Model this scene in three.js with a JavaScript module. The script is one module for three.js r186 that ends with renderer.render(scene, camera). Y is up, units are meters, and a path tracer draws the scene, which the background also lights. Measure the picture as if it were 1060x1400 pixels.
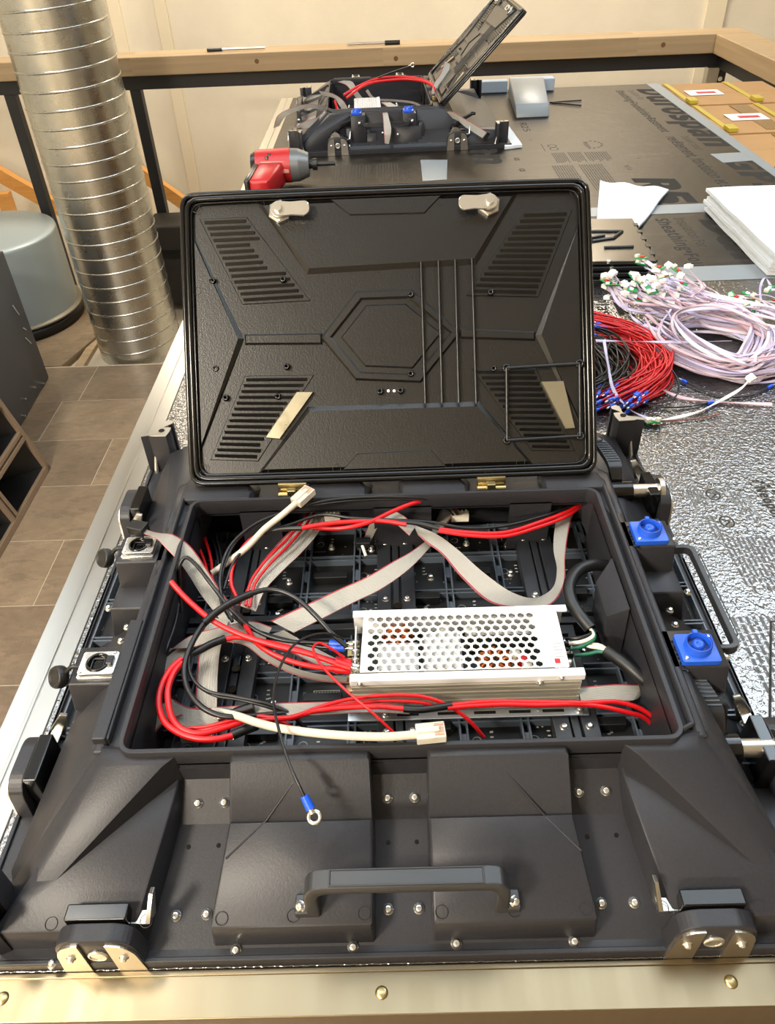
import * as THREE from 'three';
import { ConvexGeometry } from 'three/addons/geometries/ConvexGeometry.js';
import { RoundedBoxGeometry } from 'three/addons/geometries/RoundedBoxGeometry.js';
import { mergeGeometries, toCreasedNormals } from 'three/addons/utils/BufferGeometryUtils.js';
import { FontLoader } from 'three/addons/loaders/FontLoader.js';
import { TextGeometry } from 'three/addons/geometries/TextGeometry.js';
import { RectAreaLightUniformsLib } from 'three/addons/lights/RectAreaLightUniformsLib.js';

// ---------------------------------------------------------------- camera, lights, exposure
const scene = new THREE.Scene();
scene.background = new THREE.Color(0x050505);
const camera = new THREE.PerspectiveCamera(68.184, 1060 / 1400, 0.02, 50);
camera.position.set(0.00446, 0.46593, 0.41285);
camera.rotation.set(-0.69515, 0.01908, -0.04365, 'YXZ');
camera.updateMatrixWorld(true);
const renderer = new THREE.WebGLRenderer({ antialias: true });
renderer.toneMapping = THREE.LinearToneMapping;
renderer.toneMappingExposure = 0.85;
renderer.shadowMap.enabled = true;
RectAreaLightUniformsLib.init();

const WARM = new THREE.Color().setRGB(1.0, 0.89, 0.73), COOL = new THREE.Color().setRGB(0.74, 0.88, 1.0);
const FLOOR = -1.0, CEIL = 1.65;
// ceiling lamps: [x, z, width, depth, colour, radiance]
const LAMPS = [
  ['warm', -0.9, -0.25, 0.26, 0.26, WARM, 20, 'the tiled floor beside the table'],
  ['warm', -1.25, 1.1, 0.4, 0.4, WARM, 215, 'the floor left of the near table end'],
  ['warm', -1.2, 3.0, 0.5, 0.5, WARM, 230, 'the floor well behind the near table end'],
  ['warm', -1.0, -3.5, 0.45, 0.4, WARM, 72, 'the stairwell behind the duct'],
  ['warm', 0.9, -3.5, 0.45, 0.4, WARM, 72, 'the stairwell behind the railing corner'],
  ['cool', -1.75, -1.4, 0.5, 0.9, COOL, 7, 'the loudspeaker'],
  ['cool', 0.0, -0.45, 2.0, 1.1, COOL, 2.3, 'the open cabinet'],
  ['cool', 1.35, -1.15, 0.7, 1.2, COOL, 5.5, 'the cartons'],
];

// ---------------------------------------------------------------- helpers
const V = (x, y, z) => new THREE.Vector3(x, y, z);
let seed = 7;
const rnd = () => { seed = (seed * 1664525 + 1013904223) >>> 0; return seed / 4294967296; };
const rr = (a, b) => a + (b - a) * rnd();
const FPX = 700 / Math.tan(68.184 * Math.PI / 360);
const camQ = camera.quaternion.clone(), camP = camera.position.clone();
function ray(u, v) { return V((u - 530) / FPX, -(v - 700) / FPX, -1).applyQuaternion(camQ); }
// where the sight line through a photo pixel meets a plane the thing touches
function onY(u, v, y) { const d = ray(u, v), t = (y - camP.y) / d.y; return camP.clone().addScaledVector(d, t); }
function onPlane(u, v, o, n) { const d = ray(u, v), t = o.clone().sub(camP).dot(n) / d.dot(n); return camP.clone().addScaledVector(d, t); }
function onZ(u, v, z) { return onPlane(u, v, V(0, 0, z), V(0, 0, 1)); }

const used = {};
function numbered(n) { if (used[n] === undefined) { used[n] = 0; return n; } used[n]++; return n + '_' + String(used[n]).padStart(3, '0'); }
function boxUV(g) {
  const p = g.attributes.position, uv = new Float32Array(p.count * 2);
  const a = V(0, 0, 0), b = V(0, 0, 0), c = V(0, 0, 0);
  for (let i = 0; i < p.count; i += 3) {
    a.fromBufferAttribute(p, i); b.fromBufferAttribute(p, i + 1); c.fromBufferAttribute(p, i + 2);
    const n = b.clone().sub(a).cross(c.clone().sub(a)); const x = Math.abs(n.x), y = Math.abs(n.y), z = Math.abs(n.z);
    [a, b, c].forEach((q, k) => {
      const j = (i + k) * 2;
      if (y >= x && y >= z) { uv[j] = q.x; uv[j + 1] = q.z; } else if (x >= z) { uv[j] = q.z; uv[j + 1] = q.y; } else { uv[j] = q.x; uv[j + 1] = q.y; }
    });
  }
  g.setAttribute('uv', new THREE.BufferAttribute(uv, 2)); return g;
}
function prep(g) {
  let q = g.index ? g.toNonIndexed() : g;
  for (const k of Object.keys(q.attributes)) if (!['position', 'normal', 'uv'].includes(k)) q.deleteAttribute(k);
  if (!q.attributes.normal) q.computeVertexNormals();
  if (!q.userData.keepUV) boxUV(q);
  q.morphAttributes = {}; q.clearGroups();
  return q;
}
function keep(g) { const q = g.index ? g.toNonIndexed() : g; q.userData.keepUV = true; return q; }
function mesh(geos, mat) {
  const l = (Array.isArray(geos) ? geos : [geos]).map(prep);
  const g = l.length > 1 ? mergeGeometries(l) : l[0];
  const m = new THREE.Mesh(g, mat); m.castShadow = m.receiveShadow = true; return m;
}
function part(name, geos, mat, parent, label) { const m = mesh(geos, mat); m.name = name; parent.add(m); if (label) m.userData.label = label; return m; }
function thing(name, label, category, group, pos) {
  const o = new THREE.Group(); o.name = numbered(name); scene.add(o); o.userData = { label, category };
  if (group) o.userData.group = group; if (pos) o.position.copy(pos); return o;
}
function solo(name, geos, mat, label, category, group) {
  const m = mesh(geos, mat); m.name = numbered(name); scene.add(m); m.userData = { label, category }; if (group) m.userData.group = group; return m;
}
function struct(name, geos, mat) { const m = mesh(geos, mat); m.name = name; m.userData = { kind: 'structure' }; scene.add(m); return m; }
const DIRS = []; for (const x of [-1, 0, 1]) for (const y of [-1, 0, 1]) for (const z of [-1, 0, 1]) { const s = Math.abs(x) + Math.abs(y) + Math.abs(z); if (s === 1 || s === 3) DIRS.push(V(x, y, z).normalize()); }
// convex solid with rounded edges
function hull(pts, r = 0.0009) {
  const P = pts.map(p => Array.isArray(p) ? V(...p) : p), c = V(0, 0, 0); P.forEach(p => c.add(p)); c.divideScalar(P.length);
  const Q = [];
  for (const p of P) { const q = p.clone(); for (const k of ['x', 'y', 'z']) q[k] -= r * Math.sign(p[k] - c[k]) * (Math.abs(p[k] - c[k]) > 1e-6 ? 1 : 0); for (const d of DIRS) Q.push(q.clone().addScaledVector(d, r)); }
  return toCreasedNormals(new ConvexGeometry(Q), 0.75);
}
// box from min to max with rounded edges
function bx(x0, x1, y0, y1, z0, z1, r = 0.0008) {
  const w = x1 - x0, h = y1 - y0, d = z1 - z0; r = Math.min(r, w / 2.2, h / 2.2, d / 2.2);
  const g = r > 1e-5 ? new RoundedBoxGeometry(w, h, d, 1, r) : new THREE.BoxGeometry(w, h, d);
  g.translate((x0 + x1) / 2, (y0 + y1) / 2, (z0 + z1) / 2); return g;
}
function cyl(r, h, p, seg = 20, r2 = r) { const g = new THREE.CylinderGeometry(r2, r, h, seg); if (p) g.translate(p.x ?? p[0], p.y ?? p[1], p.z ?? p[2]); return g; }
function bar(a, b, r, seg = 8, r2 = r) {
  const d = b.clone().sub(a), g = new THREE.CylinderGeometry(r2, r, d.length(), seg);
  g.applyQuaternion(new THREE.Quaternion().setFromUnitVectors(V(0, 1, 0), d.clone().normalize())); g.translate((a.x + b.x) / 2, (a.y + b.y) / 2, (a.z + b.z) / 2); return g;
}
function tube(pts, r, seg, rad = 6) { const c = new THREE.CatmullRomCurve3(pts, false, 'centripetal'); return new THREE.TubeGeometry(c, seg || Math.max(8, pts.length * 7), r, rad, false); }
function lathe(prof, seg = 24) { return new THREE.LatheGeometry(prof.map(p => new THREE.Vector2(p[0], p[1])), seg); }
function place(g, pos, q) { if (q) g.applyQuaternion(q); g.translate(pos.x, pos.y, pos.z); return g; }
// polygon in the x-z plane raised from y0 to y1
function prism(poly, y0, y1, bevel = 0, holes = []) {
  const s = new THREE.Shape(poly.map(p => new THREE.Vector2(p[0], -p[1])));
  for (const h of holes) s.holes.push(new THREE.Path(h.map(p => new THREE.Vector2(p[0], -p[1]))));
  const g = new THREE.ExtrudeGeometry(s, { depth: y1 - y0 - 2 * bevel, bevelEnabled: bevel > 0, bevelSize: bevel, bevelThickness: bevel, bevelSegments: 2, bevelOffset: -bevel, curveSegments: 8 });
  g.rotateX(-Math.PI / 2); g.translate(0, y0 + bevel, 0); return bevel ? toCreasedNormals(g, 0.6) : g;
}
// profile in (a, y) swept straight along an axis
function sweepX(prof, x0, x1) { const s = new THREE.Shape(prof.map(p => new THREE.Vector2(-p[0], p[1]))); const g = new THREE.ExtrudeGeometry(s, { depth: x1 - x0, bevelEnabled: false }); g.rotateY(Math.PI / 2); g.translate(x0, 0, 0); return g; }
function roundedRect(x0, x1, z0, z1, r, n = 6) {
  const o = []; for (const [cx, cz, a0] of [[x1 - r, z1 - r, 0], [x0 + r, z1 - r, 90], [x0 + r, z0 + r, 180], [x1 - r, z0 + r, 270]]) for (let i = 0; i <= n; i++) { const a = (a0 + 90 * i / n) * Math.PI / 180; o.push([cx + r * Math.cos(a), cz + r * Math.sin(a)]); }
  return o;
}

// ---------------------------------------------------------------- procedural textures
function noiseGrid(n, cell, s) { // tiling value noise
  const m = n / cell, g = []; let q = s * 7919 + 1; const R = () => { q = (q * 1103515245 + 12345) & 0x7fffffff; return q / 0x7fffffff; };
  for (let i = 0; i < m * m; i++) g.push(R());
  const out = new Float32Array(n * n);
  for (let y = 0; y < n; y++) for (let x = 0; x < n; x++) {
    const fx = x / cell, fy = y / cell, ix = Math.floor(fx), iy = Math.floor(fy); let tx = fx - ix, ty = fy - iy; tx = tx * tx * (3 - 2 * tx); ty = ty * ty * (3 - 2 * ty);
    const G = (a, b) => g[((b % m) * m) + (a % m)];
    out[y * n + x] = (G(ix, iy) * (1 - tx) + G(ix + 1, iy) * tx) * (1 - ty) + (G(ix, iy + 1) * (1 - tx) + G(ix + 1, iy + 1) * tx) * ty;
  }
  return out;
}
function mixNoise(n, cells, weights, s) { const o = new Float32Array(n * n); cells.forEach((c, k) => { const g = noiseGrid(n, c, s + k); for (let i = 0; i < o.length; i++) o[i] += g[i] * weights[k]; }); return o; }
function tex(n, m, fn, srgb, rep) {
  const d = new Uint8Array(n * m * 4);
  for (let y = 0; y < m; y++) for (let x = 0; x < n; x++) { const c = fn(x, y), j = (y * n + x) * 4; for (let k = 0; k < 3; k++) d[j + k] = Math.max(0, Math.min(255, (Array.isArray(c) ? c[k] : c) * 255)); d[j + 3] = 255; }
  const t = new THREE.DataTexture(d, n, m); t.magFilter = THREE.LinearFilter; t.minFilter = THREE.LinearMipmapLinearFilter; t.generateMipmaps = true; t.wrapS = t.wrapT = THREE.RepeatWrapping;
  if (srgb) t.colorSpace = THREE.SRGBColorSpace; if (rep) t.repeat.set(rep, rep); t.needsUpdate = true; return t;
}
const nA = mixNoise(256, [2, 4], [0.6, 0.4], 3), nB = mixNoise(256, [64, 32, 16, 8, 2], [0.34, 0.26, 0.18, 0.12, 0.1], 11), nC = mixNoise(256, [8, 16, 4], [0.55, 0.25, 0.2], 23);
const grainBump = tex(256, 256, (x, y) => nA[y * 256 + x], false, 16);
const castTint = tex(256, 256, (x, y) => { const v = 0.86 + 0.14 * nA[y * 256 + x]; return [v, v, v]; }, true, 16);

// ---------------------------------------------------------------- materials
const std = (c, rough, metal = 0, extra = {}) => new THREE.MeshStandardMaterial({ color: c, roughness: rough, metalness: metal, ...extra });
const M = {
  cast: new THREE.MeshPhysicalMaterial({ color: 0x2d2d31, roughness: 0.42, specularIntensity: 0.6, map: castTint, bumpMap: grainBump, bumpScale: 0.00005 }),
  lid: std(0x0f0e0c, 0.36, 0.0, { map: castTint, bumpMap: grainBump, bumpScale: 0.0001 }),
  gloss: std(0x0b0b0c, 0.16),
  rubber: std(0x111112, 0.45),
  plasticBlack: std(0x161617, 0.32),
  pcb: std(0x0c0d0d, 0.4),
  rib: std(0x4a525c, 0.34),
  beam: std(0x222428, 0.38, 0.0),
  chrome: std(0xe2e2de, 0.2, 0.9),
  steel: std(0xb9b6ae, 0.3, 1),
  zinc: std(0xc8cdd2, 0.34, 1),
  psu: std(0xe6e7e7, 0.4, 0.2),
  brass: std(0xb5a579, 0.32, 1),
  polished: std(0xcac7c1, 0.32, 1),
  red: std(0xc40f17, 0.4),
  brown: std(0x6b3a30, 0.5),
  black: std(0x0f0f10, 0.38),
  blue: std(0x1c52c4, 0.4),
  blueTerm: std(0x1450d0, 0.35),
  green: std(0x0d5a40, 0.45),
  pcbGreen: std(0x1e8a4c, 0.45),
  cream: std(0xddd6c4, 0.5),
  beige: std(0xbfb8a8, 0.55),
  white: std(0xf2f1ee, 0.6),
  copper: std(0xb5622a, 0.4, 0.6),
  yellowTape: std(0xb09a30, 0.5),
  lightGrey: std(0xbfc0bf, 0.6),
};

// ---------------------------------------------------------------- the setting
const wallTex = tex(256, 256, (x, y) => { const v = 0.95 + 0.05 * nB[y * 256 + x]; return [v, v, v]; }, true, 1.3);
const wallBump = tex(256, 256, (x, y) => nA[y * 256 + x], false, 5);
M.wall = std(0xede3cf, 0.75, 0, { map: wallTex, bumpMap: wallBump, bumpScale: 0.0006 });
M.ceiling = std(0xecebe8, 0.85);
const tileTex = [0, 1, 2].map(k => tex(256, 256, (x, y) => {
  const i = y * 256 + x, a = nB[i], b = nB[((y * 3 + k * 41) % 256) * 256 + ((x + k * 67) % 256)], c = nC[((y * 2) % 256) * 256 + ((x + 31 * k) % 256)];
  const v = 0.62 + 0.3 * (a * 0.6 + b * 0.4) + 0.1 * c + (b > 0.62 ? -0.08 : 0); return [v, v * 0.96, v * 0.9];
}, true, 2.1));
M.tiles = [0x9c8e7e, 0xa59685, 0x948677].map((c, k) => std(c, 0.42, 0, { map: tileTex[k], bumpMap: wallBump, bumpScale: 0.0006 }));
M.grout = std(0xb5a893, 0.9);
M.underfloor = std(0x8e7a60, 0.9);

const ZR = -3.1, X0 = -2.9, X1 = 5.5, Z1 = 6.5, ZW = -4.1;
const floor = struct('floor', [bx(X0, X1, FLOOR - 0.2, FLOOR - 0.0012, -2.33, Z1, 0), bx(X0, X1, FLOOR - 0.2, FLOOR - 0.03, ZR - 0.08, -2.33, 0)], M.grout);
{
  const d = 0.2646, L = 0.532, offs = [-1.19, -1.25, -0.987, -0.72, -0.988, -0.72];
  let row = 0;
  for (let z = -2.3215; z < Z1; z += d, row++) {
    const off = row < 6 ? offs[row] : (row % 2 ? -0.72 : -0.988);
    let k = 0; for (let x = off - Math.ceil((off - X0) / L) * L; x < 1.6; x += L, k++) {
      const a = Math.max(x, X0) + 0.0016, b = Math.min(x + L, X1) - 0.0016; if (b - a < 0.02) continue;
      if (z < 0.6 ? false : true) { if (z > 1.2) continue; }
      const t = part('tile', bx(a, b, FLOOR - 0.012, FLOOR, z + 0.0016, Math.min(z + d, Z1) - 0.0016, 0.0006), M.tiles[(row * 2 + k * 5 + (row >> 1)) % 3], floor);
    }
  }
}
const walls = [
  struct('wall_back', bx(X0 - 0.1, X1 + 0.1, -2.6, CEIL + 0.1, ZW - 0.1, ZW, 0), M.wall),
  struct('wall_left', bx(X0 - 0.1, X0, -2.6, CEIL + 0.1, ZW, Z1, 0), M.wall),
  struct('wall_right', bx(X1, X1 + 0.1, -2.6, CEIL + 0.1, ZW, Z1, 0), M.wall),
  struct('wall_front', bx(X0 - 0.1, X1 + 0.1, -2.6, CEIL + 0.1, Z1, Z1 + 0.1, 0), M.wall),
  struct('ceiling', bx(X0 - 0.1, X1 + 0.1, CEIL, CEIL + 0.1, ZW - 0.1, Z1 + 0.1, 0), M.ceiling),
];
struct('floor_stairwell', bx(X0, X1, -2.6, -2.5, ZW, ZR - 0.08, 0), M.underfloor);
struct('wall_stairwell', bx(X0, X1, -2.5, FLOOR - 0.2, ZR - 0.12, ZR - 0.08, 0), M.wall);
M.trim = std(0xe9dcc2, 0.6);
struct('trim_1', [bx(-1.36, -1.3, -2.5, 0.3, ZW, ZW + 0.02, 0.003)], M.trim);
struct('trim_2', [bx(-1.13, -1.07, -2.5, 0.3, ZW, ZW + 0.02, 0.003)], M.trim);
struct('trim_3', [bx(1.62, 1.72, -2.5, 0.3, ZW, ZW + 0.02, 0.003)], M.trim);

for (const [kind, x, z, w, d, col, L, where] of LAMPS) {
  const t = thing('ceiling_lamp', `${kind === 'warm' ? 'small warm white' : 'large cool white'} ceiling lamp panel above ${where}`, 'lamp', null, V(x, CEIL, z));
  part('housing', bx(-w / 2 - 0.02, w / 2 + 0.02, -0.03, 0, -d / 2 - 0.02, d / 2 + 0.02, 0.004), M.white, t);
  part('diffuser', bx(-w / 2, w / 2, -0.036, -0.03, -d / 2, d / 2, 0.002), std(0xffffff, 0.6, 0, { emissive: col, emissiveIntensity: Math.min(L, 6) }), t);
  const l = new THREE.RectAreaLight(col, L, w, d); l.name = 'lamp_light'; l.position.set(0, -0.04, 0); l.rotation.x = -Math.PI / 2; t.add(l);
}

// ---------------------------------------------------------------- railing and stairwell
function woodTex(base, dark, s) { return tex(256, 256, (x, y) => { const a = nB[((y * 7 + s * 13) % 256) * 256 + ((x >> 2) + s * 31) % 256], b = nC[((y * 6) % 256) * 256 + (x >> 3)]; const v = 0.55 * a + 0.45 * b; return base.map((q, k) => q + (dark[k] - q) * v); }, true, 1); }
M.railWood = std(0xffffff, 0.55, 0, { map: woodTex([0.74, 0.65, 0.52], [0.54, 0.45, 0.33], 2) });
M.pineWood = std(0xffffff, 0.5, 0, { map: woodTex([0.9, 0.68, 0.38], [0.76, 0.52, 0.25], 5) });
M.knot = std(0x6b4a2c, 0.6);
M.railSteel = std(0x17181b, 0.5);
M.sill = std(0x62594a, 0.6);
{
  const yT = -0.035, hW = 0.066;
  const r = thing('railing', 'black steel railing with pale wooden cap along the stairwell', 'railing', null, V(0, FLOOR, ZR)); const o = -FLOOR;
  const cap = part('cap_rail', bx(-2.6, 1.44, o + yT - hW, o + yT, -0.07, 0.07, 0.004), M.railWood, r, 'pale wooden cap board');
  part('cap_rail', bx(1.3, 1.44, o + yT - hW, o + yT, 0.072, 1.6, 0.004), M.railWood, r, 'pale wooden cap board running toward the viewer');
  for (const [x, y] of [[0.39, -0.02], [-0.5, -0.02], [0.05, -0.03], [1.1, -0.02]]) { const k = cyl(0.009, 0.002, null, 10); k.rotateX(Math.PI / 2); k.translate(x, o + yT + y - 0.01, 0.07); part('knot', k, M.knot, cap); }
  part('top_beam', bx(-2.6, 1.42, o + yT - hW - 0.055, o + yT - hW, -0.03, 0.03, 0.002), M.railSteel, r);
  part('top_beam', bx(1.34, 1.4, o + yT - hW - 0.055, o + yT - hW, 0.03, 1.6, 0.002), M.railSteel, r);
  for (const x of [-2.05, -1.54, -1.02, 1.37]) part('post', bx(x - 0.022, x + 0.022, 0, o + yT - hW - 0.05, -0.022, 0.022, 0.002), M.railSteel, r);
  part('post', bx(1.3, 1.345, 0, o + yT - hW - 0.05, 0.02, 0.065, 0.002), M.steel, r, 'grey galvanised corner post');
  part('bolt', cyl(0.009, 0.006, V(0, 0, 0), 10).rotateX(Math.PI / 2).translate(1.37, o - 0.2, 0.024), M.chrome, r);
}
{
  const mk = (a, b, w, h, lab) => { const d = b.clone().sub(a); const g = bx(-d.length() / 2, d.length() / 2, -h / 2, h / 2, -w / 2, w / 2, 0.003); g.rotateZ(Math.atan2(d.y, d.x)); const m = solo('stair_handrail', g, M.pineWood, lab, 'handrail'); m.position.copy(a).add(b).multiplyScalar(0.5); return m; };
  const z = -3.75; mk(onZ(-60, 204, z), onZ(95, 292, z), 0.05, 0.07, 'sloping pine handrail beside the grey drum, stairwell wall behind');
  mk(onZ(140, 199, z), onZ(300, 312, z), 0.05, 0.06, 'sloping pine handrail seen between duct and open lid');
  const p = onZ(5, 262, -3.7); const q = solo('stair_post', bx(-0.03, 0.03, -1.4, 0, -0.03, 0.03, 0.003), M.pineWood, 'short pine post holding the handrail behind the grey drum', 'post'); q.position.set(p.x, p.y, -3.69);
}
// pens lying on the wooden cap rail
{
  const mk = (u0, v0, u1, v1, dark0, lab) => {
    const yy = -0.03, a = onZ(u0, v0, ZR + 0.02), b = onZ(u1, v1, ZR + 0.02); a.y = b.y = -0.027;
    const t = thing('marker_pen', lab, 'pen', null, a.clone()); const L = b.x - a.x, f = dark0;
    part('barrel', bar(V(f[0] ? 0.06 : 0, 0, 0), V(f[1] ? L - 0.06 : L, 0, 0), 0.0045, 10), M.steel, t);
    if (f[0]) part('cap', bar(V(0, 0, 0), V(0.06, 0, 0), 0.007, 10), M.plasticBlack, t);
    if (f[1]) part('cap', bar(V(L - 0.06, 0, 0), V(L, 0, 0), 0.008, 10), M.plasticBlack, t);
  };
  mk(283, 67, 362, 62, [1, 0], 'slim grey pen with black end lying at the duct end of the cap rail');
  mk(475, 62, 547, 53, [0, 1], 'slim grey pen with black end lying on cap rail behind the far cabinet');
}

// ---------------------------------------------------------------- spiral duct
{
  const r = 0.168, cx = -1.065, cz = -2.515, H = CEIL - FLOOR;
  M.galv = std(0xd0d4d6, 0.28, 1, { roughnessMap: tex(256, 256, (x, y) => { const v = 0.85 + 0.3 * nB[y * 256 + x]; return [v, v, v]; }, false, 3), map: tex(256, 256, (x, y) => { const v = 0.84 + 0.18 * nB[((y + 60) % 256) * 256 + x]; return [v, v * 0.99, v * 0.96]; }, true, 2.3) });
  const t = thing('spiral_duct', 'tall galvanised spiral ventilation duct rising from the floor', 'duct', null, V(cx, FLOOR - 0.03, cz));
  part('pipe', new THREE.CylinderGeometry(r, r, H + 0.03, 72, 1, true).translate(0, (H + 0.03) / 2, 0), M.galv, t);
  const pitch = 0.0555, turns = Math.floor(H / pitch), pts = []; const N = turns * 40;
  const pos = [], idx = []; const prof = [[-0.0045, -0.0005], [-0.002, 0.0022], [0.002, 0.0022], [0.0045, -0.0005]];
  for (let i = 0; i <= N; i++) { const a = i / 40 * Math.PI * 2, y = i / 40 * pitch + 0.02; for (const [dy, dr] of prof) pos.push(Math.cos(-a) * (r + dr), y + dy, Math.sin(-a) * (r + dr)); }
  for (let i = 0; i < N; i++) for (let k = 0; k < 3; k++) { const a = i * 4 + k, b = a + 1, c = a + 4, d = a + 5; idx.push(a, c, b, b, c, d); }
  const g = new THREE.BufferGeometry(); g.setAttribute('position', new THREE.Float32BufferAttribute(pos, 3)); g.setIndex(idx); g.computeVertexNormals();
  part('spiral_seam', g, M.galv, t);
}

// ---------------------------------------------------------------- things on the floor at the left
{
  const t = thing('grey_drum', 'squat grey cylindrical drum with black foot ring beside the duct', 'drum', null, V(-1.70, FLOOR, -2.80)); const r = 0.285;
  const m = std(0xa4b0b4, 0.42, 0.3);
  part('body', lathe([[r, 0.05], [r, 0.372], [r - 0.004, 0.378]], 64), m, t);
  part('lid', lathe([[0, 0.402], [r * 0.5, 0.4], [r - 0.03, 0.392], [r - 0.003, 0.384], [r - 0.002, 0.376]], 64), m, t);
  part('foot_ring', lathe([[r - 0.02, 0], [r + 0.012, 0], [r + 0.015, 0.03], [r + 0.004, 0.05], [r - 0.02, 0.05]], 64), M.rubber, t);
  part('rim_band', lathe([[r, 0.05], [r + 0.018, 0.052], [r + 0.018, 0.062], [r, 0.066]], 64), std(0x8d8677, 0.5, 0.3), t);
  part('clamp', [bx(-0.24, -0.18, 0.37, 0.43, 0.02, 0.06, 0.004), bx(-0.2, -0.13, 0.4, 0.42, 0.03, 0.05, 0.004)], M.plasticBlack, t);
}
{
  const t = thing('floor_base', 'scuffed tan board platform under the grey drum', 'platform', null, V(0, FLOOR, 0));
  part('board', prism([[-2.2, -3.05], [-1.24, -3.05], [-1.26, -2.64], [-1.345, -2.335], [-2.2, -2.335]], -0.03, 0.0, 0.001), std(0x9c8a72, 0.7, 0, { map: tileTex[1] }), t);
  part('joist', bx(-1.30, -1.262, -0.12, -0.01, -2.6, -2.345, 0.003).rotateY(0.0), M.railWood, t, 'dark brown joist edge in the floor gap');
}
{ // dark case with printed flank behind duct
  const t = thing('storage_case', 'dark scuffed storage case with lettering between duct and open lid', 'case', null, V(-0.86, FLOOR, -2.97));
  part('body', bx(-0.19, 0.3, 0, 0.36, -0.09, 0.1, 0.012), std(0x2b2723, 0.6, 0, { map: castTint }), t);
  part('lid_stripe', bx(-0.19, 0.3, 0.22, 0.26, 0.1, 0.104, 0.001), M.plasticBlack, t);
  part('scuff', prism([[0.0, -0.05], [0.06, -0.06], [0.1, -0.02], [0.07, 0.03], [0.02, 0.02]], 0.36, 0.3606), std(0x7d5f48, 0.8), t);
}
{
  const t = thing('road_case', 'dark grey flat sided road case with white scratches', 'case', null, V(0, FLOOR, 0));
  part('body', prism([[-1.85, -2.237], [-1.362, -2.237], [-1.337, -1.70], [-1.85, -1.70]], 0.002, 0.51, 0.004), std(0x4d4f53, 0.5, 0, { map: castTint }), t);
  for (const [z, y] of [[-1.98, 0.06], [-2.08, 0.05], [-2.16, 0.02], [-1.93, 0.02]]) part('rivet', bar(V(-1.356 - (z + 2.0) * -0.045, y, z), V(-1.342 - (z + 2.0) * -0.045, y, z), 0.004, 8), M.chrome, t);
  for (const [y0, z0, y1, z1] of [[0.30, -2.17, 0.345, -2.15], [0.235, -2.18, 0.25, -2.165], [0.18, -2.18, 0.215, -2.155]]) part('scratch', bar(V(-1.352, y0, z0), V(-1.352, y1, z1), 0.0017, 5), M.lightGrey, t);
}
{ // loudspeaker with horn cells, front leaning back
  const t = thing('loudspeaker', 'brown edged loudspeaker box with black horn cells on the tiled floor', 'speaker', null, V(-1.15, FLOOR, -1.63));
  const frameM = std(0x7d6a58, 0.45), th = 0.26, inner = new THREE.Group(); inner.name = 'front'; inner.rotation.z = th; t.add(inner);
  const H = 0.46, D = 0.52, w = 0.02, dp = 0.16;
  // local: x depth (0 front, negative inside), y up the face, z along the face
  const bars = [[0, w, 0, D], [H - w, H, 0, D], [0, H, 0, w], [0, H, D - w, D]];
  const ys = [0.132, 0.262, 0.39], zs = [0.262];
  for (const y of ys) { bars.push([y, y + 0.014, w, D - w], [y + 0.02, y + 0.034, w, D - w]); }
  for (const z of zs) { bars.push([w, H - w, z, z + 0.014], [w, H - w, z + 0.022, z + 0.036]); }
  bars.forEach(b => part('edge_strip', bx(-0.03, 0, b[0], b[1], b[2], b[3], 0.002), frameM, inner));
  part('back', bx(-dp - 0.01, -dp, 0, H, 0, D, 0.002), M.plasticBlack, inner); part('side', bx(-dp, -0.02, 0, H, 0.001, 0.012, 0.001), M.plasticBlack, inner); part('side', bx(-dp, -0.02, 0, H, D - 0.012, D - 0.001, 0.001), M.plasticBlack, inner);
  part('side', bx(-dp, -0.02, H - 0.012, H - 0.001, 0, D, 0.001), M.plasticBlack, inner); part('side', bx(-dp, -0.02, 0.001, 0.012, 0, D, 0.001), M.plasticBlack, inner);
  const rows = [[w, ys[0]], [ys[0] + 0.034, ys[1]], [ys[1] + 0.034, ys[2]]], cols = [[w, zs[0]], [zs[0] + 0.036, D - w]];
  for (const [a, b] of rows) for (const [c, d] of cols) { // four sided funnel
    const m = 0.3, ya = a + (b - a) * m, yb = b - (b - a) * m, za = c + (d - c) * m, zb = d - (d - c) * m, q = [[-0.012, a, c], [-0.012, a, d], [-0.012, b, d], [-0.012, b, c]], k = [[-0.12, ya, za], [-0.12, ya, zb], [-0.12, yb, zb], [-0.12, yb, za]];
    const P = []; for (let i = 0; i < 4; i++) { const j = (i + 1) % 4; P.push(...q[i], ...k[i], ...q[j], ...q[j], ...k[i], ...k[j]); } P.push(...k[0], ...k[2], ...k[1], ...k[0], ...k[3], ...k[2]);
    const g = new THREE.BufferGeometry(); g.setAttribute('position', new THREE.Float32BufferAttribute(P, 3)); g.computeVertexNormals(); const mm = M.plasticBlack.clone(); mm.side = THREE.DoubleSide; part('horn', g, mm, inner);
  }
}

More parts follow.
